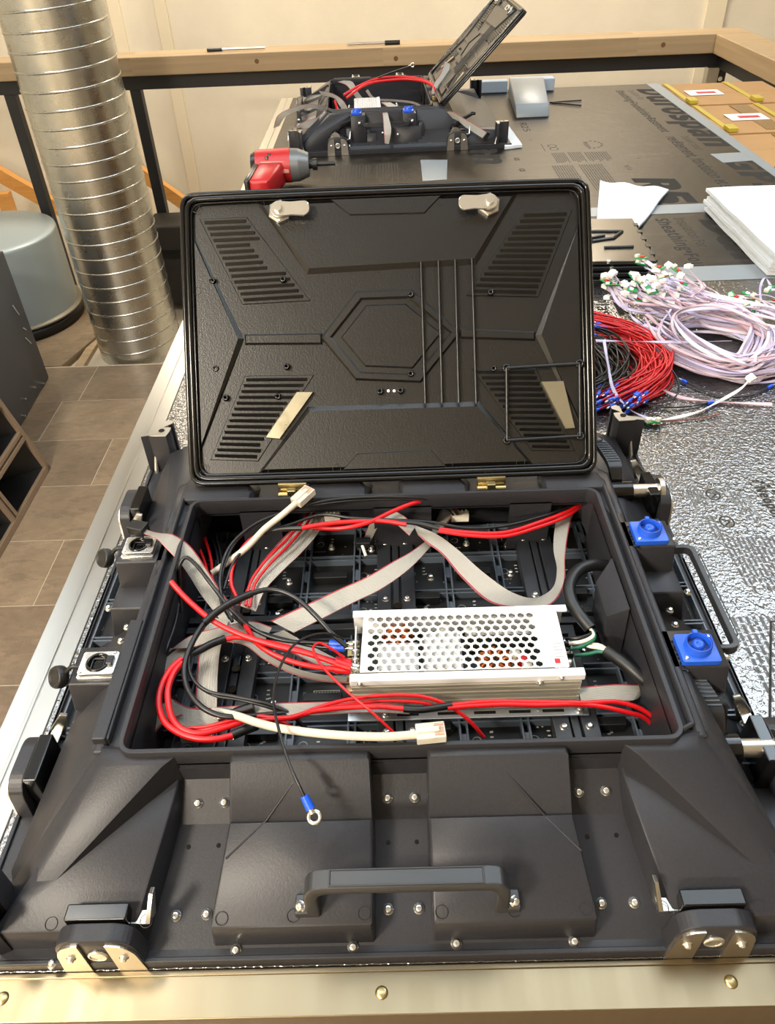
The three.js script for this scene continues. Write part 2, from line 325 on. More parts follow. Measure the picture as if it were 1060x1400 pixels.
// ---------------------------------------------------------------- work table and its insulation boards
M.alu = std(0xb4b1aa, 0.34, 1, { roughnessMap: tex(256, 256, (x, y) => { const v = 0.7 + 0.5 * nB[((x * 5) % 256) * 256 + (y >> 3)]; return [v, v, v]; }, false, 4) });
M.aluWarmLit = M.alu.clone(); M.aluWarmLit.color.set(0x857860);  // copy of alu with the warm, dimmer reflection put into its colour
M.tape = std(0x838a8f, 0.45, 0.2);
M.edgeWood = std(0xffffff, 0.6, 0, { map: woodTex([0.5, 0.42, 0.34], [0.3, 0.25, 0.2], 9) });
const TX0 = -0.292, TX1 = 0.775, TZ0 = -2.0, TZ1 = 0.2745, ALU = -0.2585;
{
  const t = thing('work_table', 'long work table edged with aluminium angle under the insulation boards', 'table', null, V(0, FLOOR, 0)); const o = -FLOOR;
  part('top_panel', bx(TX0 + 0.006, TX1 - 0.01, o - 0.09, o - 0.052, TZ0 + 0.01, TZ1 - 0.004, 0.002), M.edgeWood, t);
  const e = part('edge_profile', [bx(TX0, ALU, o - 0.004, o, TZ0, TZ1, 0.0008), bx(TX0, TX0 + 0.003, o - 0.05, o - 0.003, TZ0, TZ1, 0.0008), bx(TX0 + 0.016, TX0 + 0.0185, o - 0.001, o + 0.0012, TZ0, TZ1, 0.0005)], M.alu, t, 'long aluminium edge angle');
  const f = part('edge_profile', [bx(ALU, TX1, o - 0.004, o - 0.0002, 0.2505, TZ1, 0.0008), bx(ALU, TX1, o - 0.05, o - 0.003, TZ1 - 0.003, TZ1 - 0.0002, 0.0008), bx(ALU, TX1, o - 0.0015, o + 0.0008, 0.2505, 0.2535, 0.0005)], M.aluWarmLit, t, 'aluminium edge angle along the near end');
  part('lower_ledge', bx(TX0, TX1, o - 0.056, o - 0.05, TZ1 - 0.006, TZ1 + 0.008, 0.001), M.alu, t);
  part('apron', bx(TX0, TX1, o - 0.2, o - 0.058, TZ1 - 0.02, TZ1 + 0.012, 0.003), M.edgeWood, t, 'dark wooden apron board');
  for (const [u, v] of [[3, 1365], [522, 1357], [1000, 1342]]) { const p = onY(u, v, 0); const s = part('screw', place(lathe([[0, 0.0016], [0.0022, 0.0016], [0.0034, 0.0006], [0.0036, 0]], 16), V(p.x, o - 0.0002, p.z)), M.brass, f, 'gold screw'); }
  for (const [x, z] of [[TX0 + 0.05, TZ0 + 0.06], [TX1 - 0.06, TZ0 + 0.06], [TX0 + 0.05, 0.18], [TX1 - 0.06, 0.18]]) part('leg', bx(x - 0.03, x + 0.03, 0, o - 0.09, z - 0.03, z + 0.03, 0.003), M.railSteel, t);
}
let lastMask = null;
function boardTex(w, h, base, fn) { // colour print plus a mask where ink is matt
  const sd = seed; const col = canvasTex(w, h, (g) => { foilBase(g, w, h, base); inkCol = 'rgba(30,27,24,0.95)'; fn(g); });
  seed = sd; const m = document.createElement('canvas'); m.width = w; m.height = h; const g = m.getContext('2d'); g.fillStyle = `rgb(0,${Math.round(foilRough * 255)},242)`; g.fillRect(0, 0, w, h); for (let i = 0; i < 900; i++) { rnd(); rnd(); rnd(); rnd(); rnd(); } inkCol = 'rgba(0,255,10,0.95)'; fn(g); lastMask = new THREE.CanvasTexture(m); inkCol = null; return col;
}
let inkCol = null, foilRough = 0.42;
function canvasTex(w, h, fn) { const c = document.createElement('canvas'); c.width = w; c.height = h; const g = c.getContext('2d'); fn(g, w, h); const t = new THREE.CanvasTexture(c); t.colorSpace = THREE.SRGBColorSpace; return t; }
// print helper: text runs along +z, its top points to +x
function printer(g, S, x0, z0) {
  const INK = inkCol || 'rgba(38,34,30,0.93)', soft = (a) => inkCol ? inkCol.replace('0.95', String(a)) : `rgba(38,34,30,${a})`;
  return {
    text(str, x, z, size, o = {}) {
      g.save(); g.translate((x - x0) * S, (z - z0) * S); g.rotate(Math.PI / 2); if (o.skew) g.transform(1, 0, -o.skew, 1, 0, 0);
      g.font = `${o.bold === false ? '' : 'bold '}${size * S}px sans-serif`; g.fillStyle = o.soft ? soft(o.soft) : INK; const w = g.measureText(str).width; if (o.len) g.scale(o.len * S / w, 1); g.fillText(str, 0, 0);
      if (o.stroke) { g.strokeStyle = INK; g.lineWidth = o.stroke * S; g.strokeText(str, 0, 0); } g.restore();
    },
    lines(x, z, w, len, n, a = 0.5) { // unreadable fine print: rows of dashes along z
      g.fillStyle = soft(a); for (let i = 0; i < n; i++) { let q = 0; while (q < len) { const d = 0.003 + 0.008 * rnd(); if (q + d > len * (0.8 + 0.2 * rnd())) break; g.fillRect((x + w * i / n - x0) * S, (z + q - z0) * S, w / n * 0.5 * S, d * S); q += d + 0.0016; } }
    },
    ring(x, z, rx, lw, rz) { g.strokeStyle = INK; g.lineWidth = lw * S; g.beginPath(); g.ellipse((x - x0) * S, (z - z0) * S, rx * S, (rz || rx) * S, 0, 0, 7); g.stroke(); },
    dot(x, z, r) { g.fillStyle = INK; g.beginPath(); g.arc((x - x0) * S, (z - z0) * S, r * S, 0, 7); g.fill(); },
    seg(ax, az, bx_, bz, lw) { g.strokeStyle = INK; g.lineWidth = lw * S; g.beginPath(); g.moveTo((ax - x0) * S, (az - z0) * S); g.lineTo((bx_ - x0) * S, (bz - z0) * S); g.stroke(); },
  };
}
function foilBase(g, w, h, col) { g.fillStyle = col; g.fillRect(0, 0, w, h); for (let i = 0; i < 900; i++) { g.fillStyle = `rgba(${rnd() < 0.5 ? '255,250,240' : '70,60,50'},${0.03 * rnd()})`; const s = w * 0.03 * rnd(); g.fillRect(rnd() * w, rnd() * h, s * 3, s * 0.4); } }
const pebble = tex(256, 256, (x, y) => { // bumpy crushed film
  const a = nC[y * 256 + x], b = nC[((y * 2 + 77) % 256) * 256 + ((x * 2 + 19) % 256)]; return 0.65 * a + 0.35 * b;
}, false);
const smoothBump = tex(256, 256, (x, y) => 0.8 * nB[y * 256 + x] + 0.2 * nC[y * 256 + x], false);
function board(label, z0, z1, map, rough, metal, bumpT, bumpS, rep, group, matOut) {
  const w = TX1 - ALU, d = z1 - z0, g = bx(ALU, TX1, -0.05, 0, z0, z1, 0.0015), q = g.toNonIndexed(), p = q.attributes.position, uv = new Float32Array(p.count * 2);
  for (let i = 0; i < p.count; i++) { uv[i * 2] = (p.getX(i) - ALU) / w; uv[i * 2 + 1] = 1 - (p.getZ(i) - z0) / d; }
  q.setAttribute('uv', new THREE.BufferAttribute(uv, 2)); q.userData.keepUV = true;
  const b = bumpT.clone(); b.repeat.set(rep * w, rep * d); b.needsUpdate = true;
  return solo('insulation_board', q, std(0xffffff, 1, 1, { map, roughnessMap: lastMask, metalnessMap: lastMask, bumpMap: b, bumpScale: bumpS }), label, 'board', group);
}
{
  const S = 1500, sA = -0.96;
  const A = boardTex(Math.round((TX1 - ALU) * S), Math.round((sA - TZ0) * S), '#413d38', (g) => {
    const P = printer(g, S, ALU, TZ0);
    P.text('Durospan', 0.700, -1.945, 0.098, { len: 0.60, skew: 0.18, stroke: 0.005 }); P.text('GPS', 0.697, -1.265, 0.088, { len: 0.24, skew: 0.18, stroke: 0.005 });
    P.text('Insulation For', 0.672, -1.93, 0.024, { len: 0.12, bold: false, soft: 0.55 }); P.text('Sheathing\u2022Foundation\u2022Basement', 0.638, -1.93, 0.030, { len: 0.45 });
    P.text('Isolant pour', 0.668, -1.44, 0.024, { len: 0.115, bold: false, soft: 0.6 }); P.text('rev\u00eatement, fondation et sous-sol', 0.634, -1.44, 0.033, { len: 0.47, bold: false, stroke: 0.0012 });
    P.text('R5', 0.486, -1.155, 0.106, { len: 0.16, skew: 0.15, stroke: 0.006 });
    P.lines(0.36, -1.345, 0.03, 0.085, 7); P.lines(0.395, -1.345, 0.03, 0.08, 7); P.lines(0.43, -1.34, 0.05, 0.075, 10);
    P.lines(0.345, -1.25, 0.045, 0.2, 9); P.lines(0.40, -1.25, 0.05, 0.2, 10); P.text('N E 4', 0.49, -1.235, 0.014, { bold: false });
    P.ring(0.372, -1.40, 0.009, 0.0016, 0.011); P.ring(0.372, -1.376, 0.009, 0.0016, 0.011); P.seg(0.35, -1.42, 0.35, -1.36, 0.001);
    for (let i = 0; i < 9; i++) { const a = -1.2 + i * 0.36; P.dot(0.452 + 0.03 * Math.cos(a), -1.40 + 0.03 * Math.sin(a), 0.0026); } P.text('Neopor', 0.444, -1.425, 0.016, { len: 0.05, bold: false });
    P.text('Durospan', 0.19, -1.88, 0.1, { len: 0.60, skew: 0.18, stroke: 0.005 }); P.lines(-0.11, -1.31, 0.08, 0.12, 12, 0.45); P.lines(-0.02, -1.31, 0.05, 0.12, 8, 0.4); P.text('us', 0.275, -1.32, 0.02); P.text('ca', 0.275, -1.24, 0.02);
    P.text('R25', 0.33, -1.62, 0.022, { len: 0.09, bold: false });
    P.seg(0.33, -1.46, 0.335, -1.456, 0.002); P.seg(0.55, -1.5, 0.553, -1.5, 0.004); P.seg(0.53, -1.28, 0.534, -1.28, 0.004); P.seg(0.2, -1.42, 0.2, -1.3, 0.002);
  });
  board('long smooth silver tan insulation board with large R5 print', TZ0, sA, A, 0.26, 0.92, smoothBump, 0.0012, 3, 'printed insulation boards on the table');
  const sB = -0.672;
  const B = boardTex(Math.round((TX1 - ALU) * S), Math.round((sB - sA) * S), '#413d38', (g) => {
    const P = printer(g, S, ALU, sA);
    P.text('Insulation For', 0.497, -0.918, 0.026, { len: 0.137, bold: false }); P.text('Sheathing\u2022Foundation', 0.464, -0.918, 0.031, { len: 0.33 });
    P.text('Durospan', 0.5375, -0.912, 0.068, { len: 0.54, skew: 0.18, stroke: 0.004 });
  });
  board('narrow taped insulation strip between the two grey tape seams', sA, sB, B, 0.3, 0.9, smoothBump, 0.0014, 3, 'printed insulation boards on the table');
  foilRough = 0.2;
  const C = boardTex(Math.round((TX1 - ALU) * S), Math.round((0.2503 - sB) * S), '#8b8a89', (g) => {
    const P = printer(g, S, ALU, sB);
    P.text('Plasti-Fab', 0.288, -0.605, 0.026, { len: 0.13 }); P.seg(0.319, -0.6, 0.3185, -0.55, 0.008); P.seg(0.318, -0.57, 0.334, -0.545, 0.004);
    P.text('Neopor', 0.352, -0.168, 0.0145, { len: 0.05, stroke: 0.0006 }); for (let i = 0; i < 9; i++) { const a = -2.2 + i * 0.36; P.dot(0.3575 + 0.012 * Math.cos(a), -0.148 + 0.028 * Math.sin(a), 0.0013 + 0.00022 * i); }
    P.text('PREMIUM PLUS', 0.337, -0.156, 0.0045, { len: 0.046, bold: false, soft: 0.6 });
    for (const [x, z] of [[0.3088, -0.1567], [0.308, -0.1165]]) { P.ring(x, z, 0.0062, 0.0015, 0.0078); P.seg(x - 0.004, z - 0.004, x + 0.003, z, 0.0016); P.seg(x + 0.003, z, x - 0.003, z + 0.005, 0.0016); }
    P.lines(0.285, -0.165, 0.016, 0.03, 5, 0.45); P.lines(0.325, -0.16, 0.012, 0.05, 3, 0.4); P.lines(0.295, -0.095, 0.07, 0.075, 16, 0.5); P.lines(0.27, 0.0, 0.1, 0.1, 18, 0.45); P.lines(0.29, -0.125, 0.01, 0.035, 2, 0.45);
    P.seg(0.3145, -0.265, 0.3155, -0.257, 0.0009); P.seg(0.311, -0.261, 0.319, -0.261, 0.0009); P.seg(0.33, -0.017, 0.36, -0.017, 0.0012); P.seg(0.262, 0.1, 0.30, 0.006, 0.0016); P.seg(0.3, 0.006, 0.36, 0.008, 0.0016);
    P.seg(0.45, -0.50, 0.452, -0.495, 0.001); P.seg(0.442, -0.56, 0.452, -0.56, 0.0012);
  });
  board('near insulation board with crinkled silver film under the open cabinet', sB, 0.2503, C, 0.2, 0.95, pebble, 0.0011, 14, 'printed insulation boards on the table');
  const strip = (label, pts) => solo('tape_strip', prism(pts, 0.0001, 0.0007), M.tape, label, 'tape');
  strip('wide grey tape seam running to the white foam stack', [[0.25, -0.983], [TX1, -0.985], [TX1, -0.94], [0.25, -0.938]]);
  strip('wide grey tape seam beside the stack of black plates', [[0.2, -0.702], [TX1, -0.705], [TX1, -0.652], [0.2, -0.65]]);
  strip('grey tape patch over the big letter before PS', [[0.685, -1.29], [0.772, -1.295], [0.773, -1.235], [0.69, -1.225]]);
  solo('tape_strip', [prism([[0.742, TZ0], [TX1, TZ0], [TX1, -0.985], [0.755, -0.985]], 0.0001, 0.0008), bx(TX1, TX1 + 0.0008, -0.045, 0.0006, TZ0, -0.985, 0)], M.tape, 'grey tape wrapped along the board edge beside the cartons', 'tape');
}
// ---------------------------------------------------------------- cartons beside the table
{
  M.card = std(0xffffff, 0.75, 0, { map: tex(256, 256, (x, y) => { const v = 0.9 + 0.1 * nB[y * 256 + x] + 0.02 * ((y >> 1) & 1); return [0.66 * v, 0.5 * v, 0.31 * v]; }, true, 2) });
  M.packTape = new THREE.MeshStandardMaterial({ color: 0x7a5a2e, roughness: 0.25 });
  M.labelW = std(0xe9e0da, 0.6); M.labelR = std(0xb02a33, 0.6);
  const rows = [[-2.0, -1.742], [-1.738, -1.462], [-1.458, -1.205], [-1.201, -0.95]];
  const labs = ['brown carton with two yellow straps at the railing end of the row', 'brown carton with red and white sticker and packing tape, second from the railing', 'brown carton with packing tape, third from the railing', 'brown carton beside the white foam stack, fourth from the railing'];
  rows.forEach(([z0, z1], i) => {
    const t = thing('carton', labs[i], 'box', 'strapped cartons beside the table', V(0.928 - i * 0.003, FLOOR, (z0 + z1) / 2)); const d = z1 - z0, h = -FLOOR - 0.004 - i * 0.001, W = 0.142;
    part('body', bx(-W, W, 0, h - 0.005, -d / 2 + 0.002, d / 2 - 0.002, 0.004), M.card, t);
    part('flap', bx(-W, W, h - 0.005, h, -d / 2 + 0.001, -0.0025, 0.0015), M.card, t); part('flap', bx(-W, W, h - 0.005, h + 0.001, 0.0025, d / 2 - 0.001, 0.0015), M.card, t);
    if (i > 0) part('packing_tape', bx(-0.045, 0.0, h + 0.0008, h + 0.002, -d / 2 + 0.01, d / 2 - 0.02, 0), M.packTape, t, 'brown packing tape');
    if (i < 2) {
      for (const sx of i === 0 ? [-0.132, 0.035] : [-0.128, 0.026]) { const s = part('strap', [bx(sx - 0.007, sx + 0.007, h + 0.001, h + 0.0025, -d / 2 + 0.004, d / 2 - 0.004, 0), bx(sx - 0.007, sx + 0.007, 0.02, h + 0.002, -d / 2, -d / 2 + 0.0015, 0)], M.yellowTape, t, 'yellow plastic strap'); part('buckle', bx(sx - 0.011, sx + 0.011, h + 0.002, h + 0.012, d / 2 - 0.04, d / 2 - 0.002, 0.002), M.yellowTape, s); }
      const lx = i === 0 ? -0.065 : -0.048; part('sticker', bx(lx - 0.045, lx + 0.045, h + 0.0022, h + 0.003, -0.03, 0.03, 0), M.labelW, t, 'white sticker'); part('sticker', bx(lx - 0.02, lx + 0.03, h + 0.0026, h + 0.0036, -0.008, 0.012, 0), M.labelR, t, 'red sticker band');
    }
  });
}
// ---------------------------------------------------------------- loose sheets and small things on the boards
function sheet(name, quad, y0, th, mat, label, cat, amp = 0.003, group) {
  const n = 14, pos = [], idx = [], [a, b, c, d] = quad; // a b c d around
  for (let k = 0; k < 2; k++) for (let i = 0; i <= n; i++) for (let j = 0; j <= n; j++) { const s = i / n, t = j / n; const x = (a[0] * (1 - s) + b[0] * s) * (1 - t) + (d[0] * (1 - s) + c[0] * s) * t, z = (a[1] * (1 - s) + b[1] * s) * (1 - t) + (d[1] * (1 - s) + c[1] * s) * t; pos.push(x, y0 + amp * (0.5 + 0.5 * Math.sin(s * 9 + t * 14)) + (k ? 0 : th), z); }
  const m = (n + 1) * (n + 1), W = n + 1;
  for (let i = 0; i < n; i++) for (let j = 0; j < n; j++) { const q = i * W + j; idx.push(q, q + W, q + 1, q + 1, q + W, q + W + 1); idx.push(m + q, m + q + 1, m + q + W, m + q + 1, m + q + W + 1, m + q + W); }
  const edge = (p, q) => idx.push(p, q, p + m, q, q + m, p + m);
  for (let i = 0; i < n; i++) { edge(i * W, (i + 1) * W); edge((i + 1) * W + n, i * W + n); edge(i + 1, i); edge(n * W + i, n * W + i + 1); }
  const g = new THREE.BufferGeometry(); g.setAttribute('position', new THREE.Float32BufferAttribute(pos, 3)); g.setIndex(idx); g.computeVertexNormals();
  const mm = mat.clone(); mm.side = THREE.DoubleSide; return solo(name, toCreasedNormals(g, 0.6), mm, label, cat, group);
}
M.foam = std(0xced3d7, 0.8, 0, { bumpMap: grainBump, bumpScale: 0.0003 });
{
  const P = (u, v, y = 0) => { const p = onY(u, v, y); return [p.x, p.z]; };
  sheet('foam_sheet', [[0.33, -1.10], P(820, 252), P(914, 263), P(868, 322)].map((p, i) => i === 0 ? [0.34, -0.82] : p), 0.001, 0.004, M.foam, 'single loose white foam sheet lying over the tape seam', 'foam sheet', 0.004);
  // stack of folded foam
  const q0 = P(976, 264, 0.03), q1 = P(970, 303, 0.0), q2 = P(1052, 378, 0);
  for (let i = 0; i < 6; i++) { const o = 0.004 * Math.sin(i * 2.1); sheet('foam_sheet', [[q0[0] - 0.01 + o, q0[1] + 0.0 + o], [0.80, -0.955 + o], [0.80, -0.62], [q2[0] - 0.004 + o * 0.5, q2[1] + 0.002 * i]], 0.001 + i * 0.0062, 0.0052, M.foam, `${['lowest', 'second lowest', 'third lowest', 'third highest', 'second highest', 'topmost'][i]} white foam sheet in the thick stack beside the cartons`, 'foam sheet', 0.0012, 'stacked white foam sheets'); }
  const fb = onY(715, 137, 0);
  solo('foam_bar', bx(0.26, 0.345, 0, 0.03, -1.985, -1.955, 0.003), std(0xaeb8c2, 0.6), 'short pale foam bar at the far board edge, next to the far cabinet', 'foam bar');
  solo('foam_bar', bx(0.352, 0.475, 0, 0.032, -1.99, -1.955, 0.003), std(0xaeb8c2, 0.6), 'longer pale foam bar at the far board edge, beside grey plastic box', 'foam bar');
  const bxp = onY(706, 162, 0), bxq = onY(751, 160, 0);
  solo('plastic_box', hull([[bxp.x, 0, bxp.z], [bxq.x, 0, bxq.z], [bxp.x + 0.012, 0, -1.9], [bxq.x + 0.022, 0, -1.9], [bxp.x - 0.002, 0.03, bxp.z - 0.01], [bxq.x - 0.002, 0.03, bxq.z - 0.01], [bxp.x + 0.012, 0.045, -1.9], [bxq.x + 0.022, 0.045, -1.9]], 0.002), std(0x848c92, 0.4), 'grey plastic box with sloping top on the far board', 'box');
  // forked black wire
  const w = thing('zip_ties', 'pair of thin black cable ties forking beside the grey plastic box', 'cable ties');
  for (const [u, v] of [[795, 137], [795, 144]]) { const a = onY(752, 140, 0.003), b = onY(u, v, 0.003); part('tie', bar(a, b, 0.0022, 6), M.black, w); }
  sheet('foam_pad', [P(690, 172), P(697, 178), P(714, 202), P(690, 205)], 0.0005, 0.006, M.foam, 'small white foam pad under the right side of far cabinet', 'foam pad', 0.0005);
  // clear film patches on the far board
  solo('tape_strip', prism([P(575, 219), P(612, 219), P(611, 246), P(578, 248)], 0.0002, 0.0009), std(0x8f979c, 0.25, 0.2), 'short pale tape piece on the board beside the driver tip', 'tape');
}
// stack of black plates by the tape seam
{
  const lab = ['topmost mirror backed black module plate in the stack by the tape seam', 'second black module plate in the stack by the tape seam', 'third black module plate in the stack by the tape seam', 'lowest black module plate in the stack by the tape seam'];
  const a = onY(868, 322, 0.03), b = onY(903, 384, 0.03);
  for (let i = 3; i >= 0; i--) {
    const y = 0.004 + (3 - i) * 0.0078, t = thing('module_plate', lab[i], 'plate', 'stacked module plates', V(0.315 + 0.003 * i, y, -0.745 + 0.004 * i)); t.rotation.y = -0.06 + 0.02 * i;
    part('plate', bx(-0.09, 0.078, 0, 0.0055, -0.09, 0.088, 0.001), i === 0 ? std(0x69655e, 0.22, 0.8, { roughnessMap: tex(256, 256, (x, y) => { const v = 0.5 + 1.1 * nB[y * 256 + x]; return [v, v, v]; }, false, 9) }) : M.plasticBlack, t, i === 0 ? 'mirror like film covered plate' : undefined);
    if (i === 0) { const E = (n, q) => { for (let k = 0; k + 1 < q.length; k++) part(n, bar(V(q[k][0], 0.006, q[k][1]), V(q[k + 1][0], 0.006, q[k + 1][1]), 0.0032, 5), M.plasticBlack, t, 'raised black emblem bar'); }; E('emblem_bar', [[-0.03, 0.0], [0.0, -0.03], [0.05, -0.028], [0.032, 0.0]]); E('emblem_bar', [[-0.008, 0.0], [0.02, -0.012]]); E('emblem_bar', [[-0.002, 0.012], [0.032, 0.0]]); E('emblem_bar', [[0.012, 0.038], [0.055, 0.036]]); }
    for (const [x, z] of [[-0.05, 0.087], [0.01, 0.087], [0.06, 0.087]]) part('stud', cyl(0.003, 0.004, V(x, 0.004, z), 8), M.chrome, t);
    for (const z of [-0.06, -0.03, 0.0, 0.03, 0.06]) part('edge_clip', bx(0.074, 0.081, 0.001, 0.0062, z - 0.006, z + 0.006, 0.0005), M.plasticBlack, t);
  }
}
// impact driver lying on the board
{
  const p = onY(393, 252, 0); const t = thing('impact_driver', 'red and grey cordless impact driver lying beside the far cabinet', 'drill', null, V(p.x, 0, p.z)); t.rotation.y = 0.02;
  const redM = std(0xa8181d, 0.4), greyM = std(0x6d7072, 0.35, 0.4);
  const prof = (r0, r1, x0, x1, m, n) => part(n, (() => { const g = new THREE.CylinderGeometry(r1, r0, x1 - x0, 24); g.rotateZ(-Math.PI / 2); g.translate((x0 + x1) / 2, 0.036, 0); return g; })(), m, t);
  prof(0.024, 0.029, -0.066, -0.056, M.plasticBlack, 'rear_cap'); prof(0.031, 0.032, -0.056, 0.012, redM, 'motor_housing'); prof(0.031, 0.03, 0.012, 0.028, greyM, 'gear_case'); prof(0.03, 0.022, 0.028, 0.048, greyM, 'nose'); prof(0.008, 0.008, 0.048, 0.062, M.plasticBlack, 'chuck'); prof(0.011, 0.011, 0.055, 0.064, M.plasticBlack, 'collar'); prof(0.004, 0.004, 0.064, 0.1, M.plasticBlack, 'bit');
  part('handle', hull([[-0.05, 0.005, 0.02], [0.0, 0.005, 0.02], [-0.05, 0.05, 0.02], [0.0, 0.05, 0.02], [-0.06, 0.01, 0.12], [-0.02, 0.01, 0.12], [-0.06, 0.045, 0.12], [-0.02, 0.045, 0.12]], 0.006), redM, t, 'red handle side'); part('grip_back', hull([[-0.06, 0.004, 0.03], [-0.048, 0.004, 0.03], [-0.06, 0.05, 0.03], [-0.048, 0.05, 0.03], [-0.068, 0.01, 0.12], [-0.057, 0.01, 0.12], [-0.068, 0.046, 0.12], [-0.057, 0.046, 0.12]], 0.003), M.plasticBlack, t, 'black rubber grip');
  part('side_label', hull([[-0.045, 0.052, 0.026], [0.01, 0.052, 0.026], [-0.045, 0.03, 0.0335], [0.01, 0.03, 0.0335], [-0.045, 0.05, 0.02], [0.01, 0.05, 0.02]], 0.001), std(0xb5786a, 0.4), t, 'pale red side label');
  for (const [x, y, z] of [[-0.03, 0.064, 0.015], [-0.035, 0.06, 0.02]]) part('vent_slot', hull([[x, y, z], [x + 0.006, y, z], [x, y - 0.01, z + 0.006], [x + 0.006, y - 0.01, z + 0.006], [x, y + 0.001, z + 0.004], [x + 0.006, y + 0.001, z + 0.004]], 0.0008), M.plasticBlack, t);
}

// ---------------------------------------------------------------- display cabinet lying face down, lid open
const font = await new FontLoader().loadAsync('fonts/droid/droid_sans_bold.typeface.json');
const OX0 = -0.1645, OX1 = 0.166, OZ0 = -0.0755, OZ1 = 0.1574, RIM = 0.0764;
const PT = V(0, 0.0454, 0.188), PN = V(0, 1, 0.325).normalize();        // low facet of the front pads
const CT = V(0, 0.006, 0.247), CN = V(0, 1, 0.325).normalize();         // low facet of the channels between them
const cab = thing('led_cabinet', 'open dark grey display cabinet with lid raised and wiring exposed', 'cabinet');
const mirrorX = (pts) => pts.map(p => [-p[0], p[1], p[2]]);

{ // cast frame
  const G = [];
  // base skirt, front: wall, steep facet, shallow facet, lip
  G.push(sweepX([[0.1574, 0.0], [0.1605, 0.0], [0.1605, 0.0], [0.249, 0.0], [0.249, 0.0085], [0.246, 0.0085], [0.2455, 0.0065], [0.1795, 0.028], [0.1612, 0.048], [0.1612, 0.060], [0.1574, 0.060]], -0.178, 0.178));
  G.push(prism([[-0.249, -0.249], [0.249, -0.249], [0.249, 0.249], [-0.249, 0.249]], 0.0, 0.0075, 0, [[[-0.166, -0.11], [-0.166, 0.158], [0.168, 0.158], [0.168, -0.11]]]));
  G.push(bx(-0.249, 0.249, 0.0, 0.0095, 0.2465, 0.2495, 0.0008));
  // sides: slope from the rim wall to the flange
  for (const s of [-1, 1]) {
    const pr = [[0.17, 0.0], [0.249, 0.0], [0.249, 0.0095], [0.2465, 0.0095], [0.2455, 0.007], [0.236, 0.0075], [0.19, 0.036], [0.181, 0.044], [0.17, 0.044]];
    const sh = new THREE.Shape(pr.map(p => new THREE.Vector2(p[0] * s, p[1]))); const g = new THREE.ExtrudeGeometry(sh, { depth: 0.21, bevelEnabled: false }); g.translate(0, 0, -0.06); G.push(g); G.push(bx(s < 0 ? -0.2495 : 0.2465, s < 0 ? -0.2465 : 0.2495, 0, 0.0095, -0.249, 0.249, 0.0008));
  }
  // back: slope behind the hinge deck
  G.push(sweepX([[-0.249, 0], [-0.122, 0], [-0.122, 0.056], [-0.17, 0.034], [-0.246, 0.0085], [-0.249, 0.0085]], -0.18, 0.18));
  for (const s of [-1, 1]) { // rear corner shoulders
    G.push(hull([[s * 0.178, 0.071, -0.042], [s * 0.184, 0.071, -0.042], [s * 0.184, 0.071, -0.1], [s * 0.15, 0.064, -0.112], [s * 0.201, 0.034, -0.042], [s * 0.201, 0.034, -0.15], [s * 0.18, 0.034, -0.17], [s * 0.178, 0.0, -0.042], [s * 0.18, 0.0, -0.19], [s * 0.203, 0, -0.15]], 0.001));
    G.push(hull([[s * 0.195, 0.036, -0.042], [s * 0.195, 0.036, -0.15], [s * 0.237, 0.0085, -0.042], [s * 0.237, 0.0085, -0.2], [s * 0.224, 0.03, -0.214], [s * 0.205, 0.034, -0.22], [s * 0.178, 0.034, -0.17], [s * 0.19, 0.0, -0.042], [s * 0.18, 0.0, -0.24], [s * 0.235, 0, -0.235], [s * 0.237, 0, -0.042]], 0.001));
  }
  // opening: inner wall ring with lip, back wall with windows
  const rimI = roundedRect(OX0, OX1, OZ0, OZ1, 0.007), rimO = roundedRect(OX0 - 0.003, OX1 + 0.003, OZ0 - 0.003, OZ1 + 0.003, 0.010);
  G.push(prism(rimO, 0.062, RIM, 0.0006, [rimI.slice().reverse()]));
  G.push(bx(OX0 - 0.003, OX0, 0.012, 0.064, OZ0, OZ1, 0), bx(OX1, OX1 + 0.003, 0.012, 0.064, OZ0, OZ1, 0), bx(OX0, OX1, 0.012, 0.064, OZ1, OZ1 + 0.003, 0));
  for (const [a, b] of [[0.5, 1.0].map(() => 0), [327, 381], [511, 590], [697, 753]].slice(1)) { const p = onPlane(a, 700, V(0, 0, OZ0), V(0, 0, 1)), q = onPlane(b, 700, V(0, 0, OZ0), V(0, 0, 1)); G.push(bx(p.x, q.x, 0.012, 0.064, OZ0 - 0.003, OZ0, 0)); }
  G.push(bx(OX0 - 0.02, OX1 + 0.02, 0.058, 0.062, -0.115, OZ0 - 0.003, 0), bx(OX0 - 0.02, OX1 + 0.02, 0.01, 0.06, -0.12, -0.115, 0));
  // gutter floors and outer lips (left, right, back blocks)
  G.push(bx(OX1 + 0.003, 0.1755, 0.05, 0.069, OZ0 - 0.01, 0.155, 0), bx(-0.1755, OX0 - 0.003, 0.05, 0.069, OZ0 - 0.01, 0.155, 0));
  for (const s of [-1, 1]) G.push(hull([[s * 0.1745, 0.0752, -0.083], [s * 0.1775, 0.0752, -0.083], [s * 0.1745, 0.0752, 0.149], [s * 0.1775, 0.0752, 0.149], [s * 0.1745, 0.05, -0.083], [s * 0.182, 0.05, -0.083], [s * 0.1745, 0.05, 0.149], [s * 0.182, 0.05, 0.149]], 0.001));
  G.push(bar(V(0.1762, 0.0738, 0.1485), V(0.1685, 0.0738, 0.1525), 0.0016, 8));
  G.push(bx(-0.185, -0.176, 0.04, 0.0765, 0.054, 0.15, 0.0012)); // proud rib by the signal socket
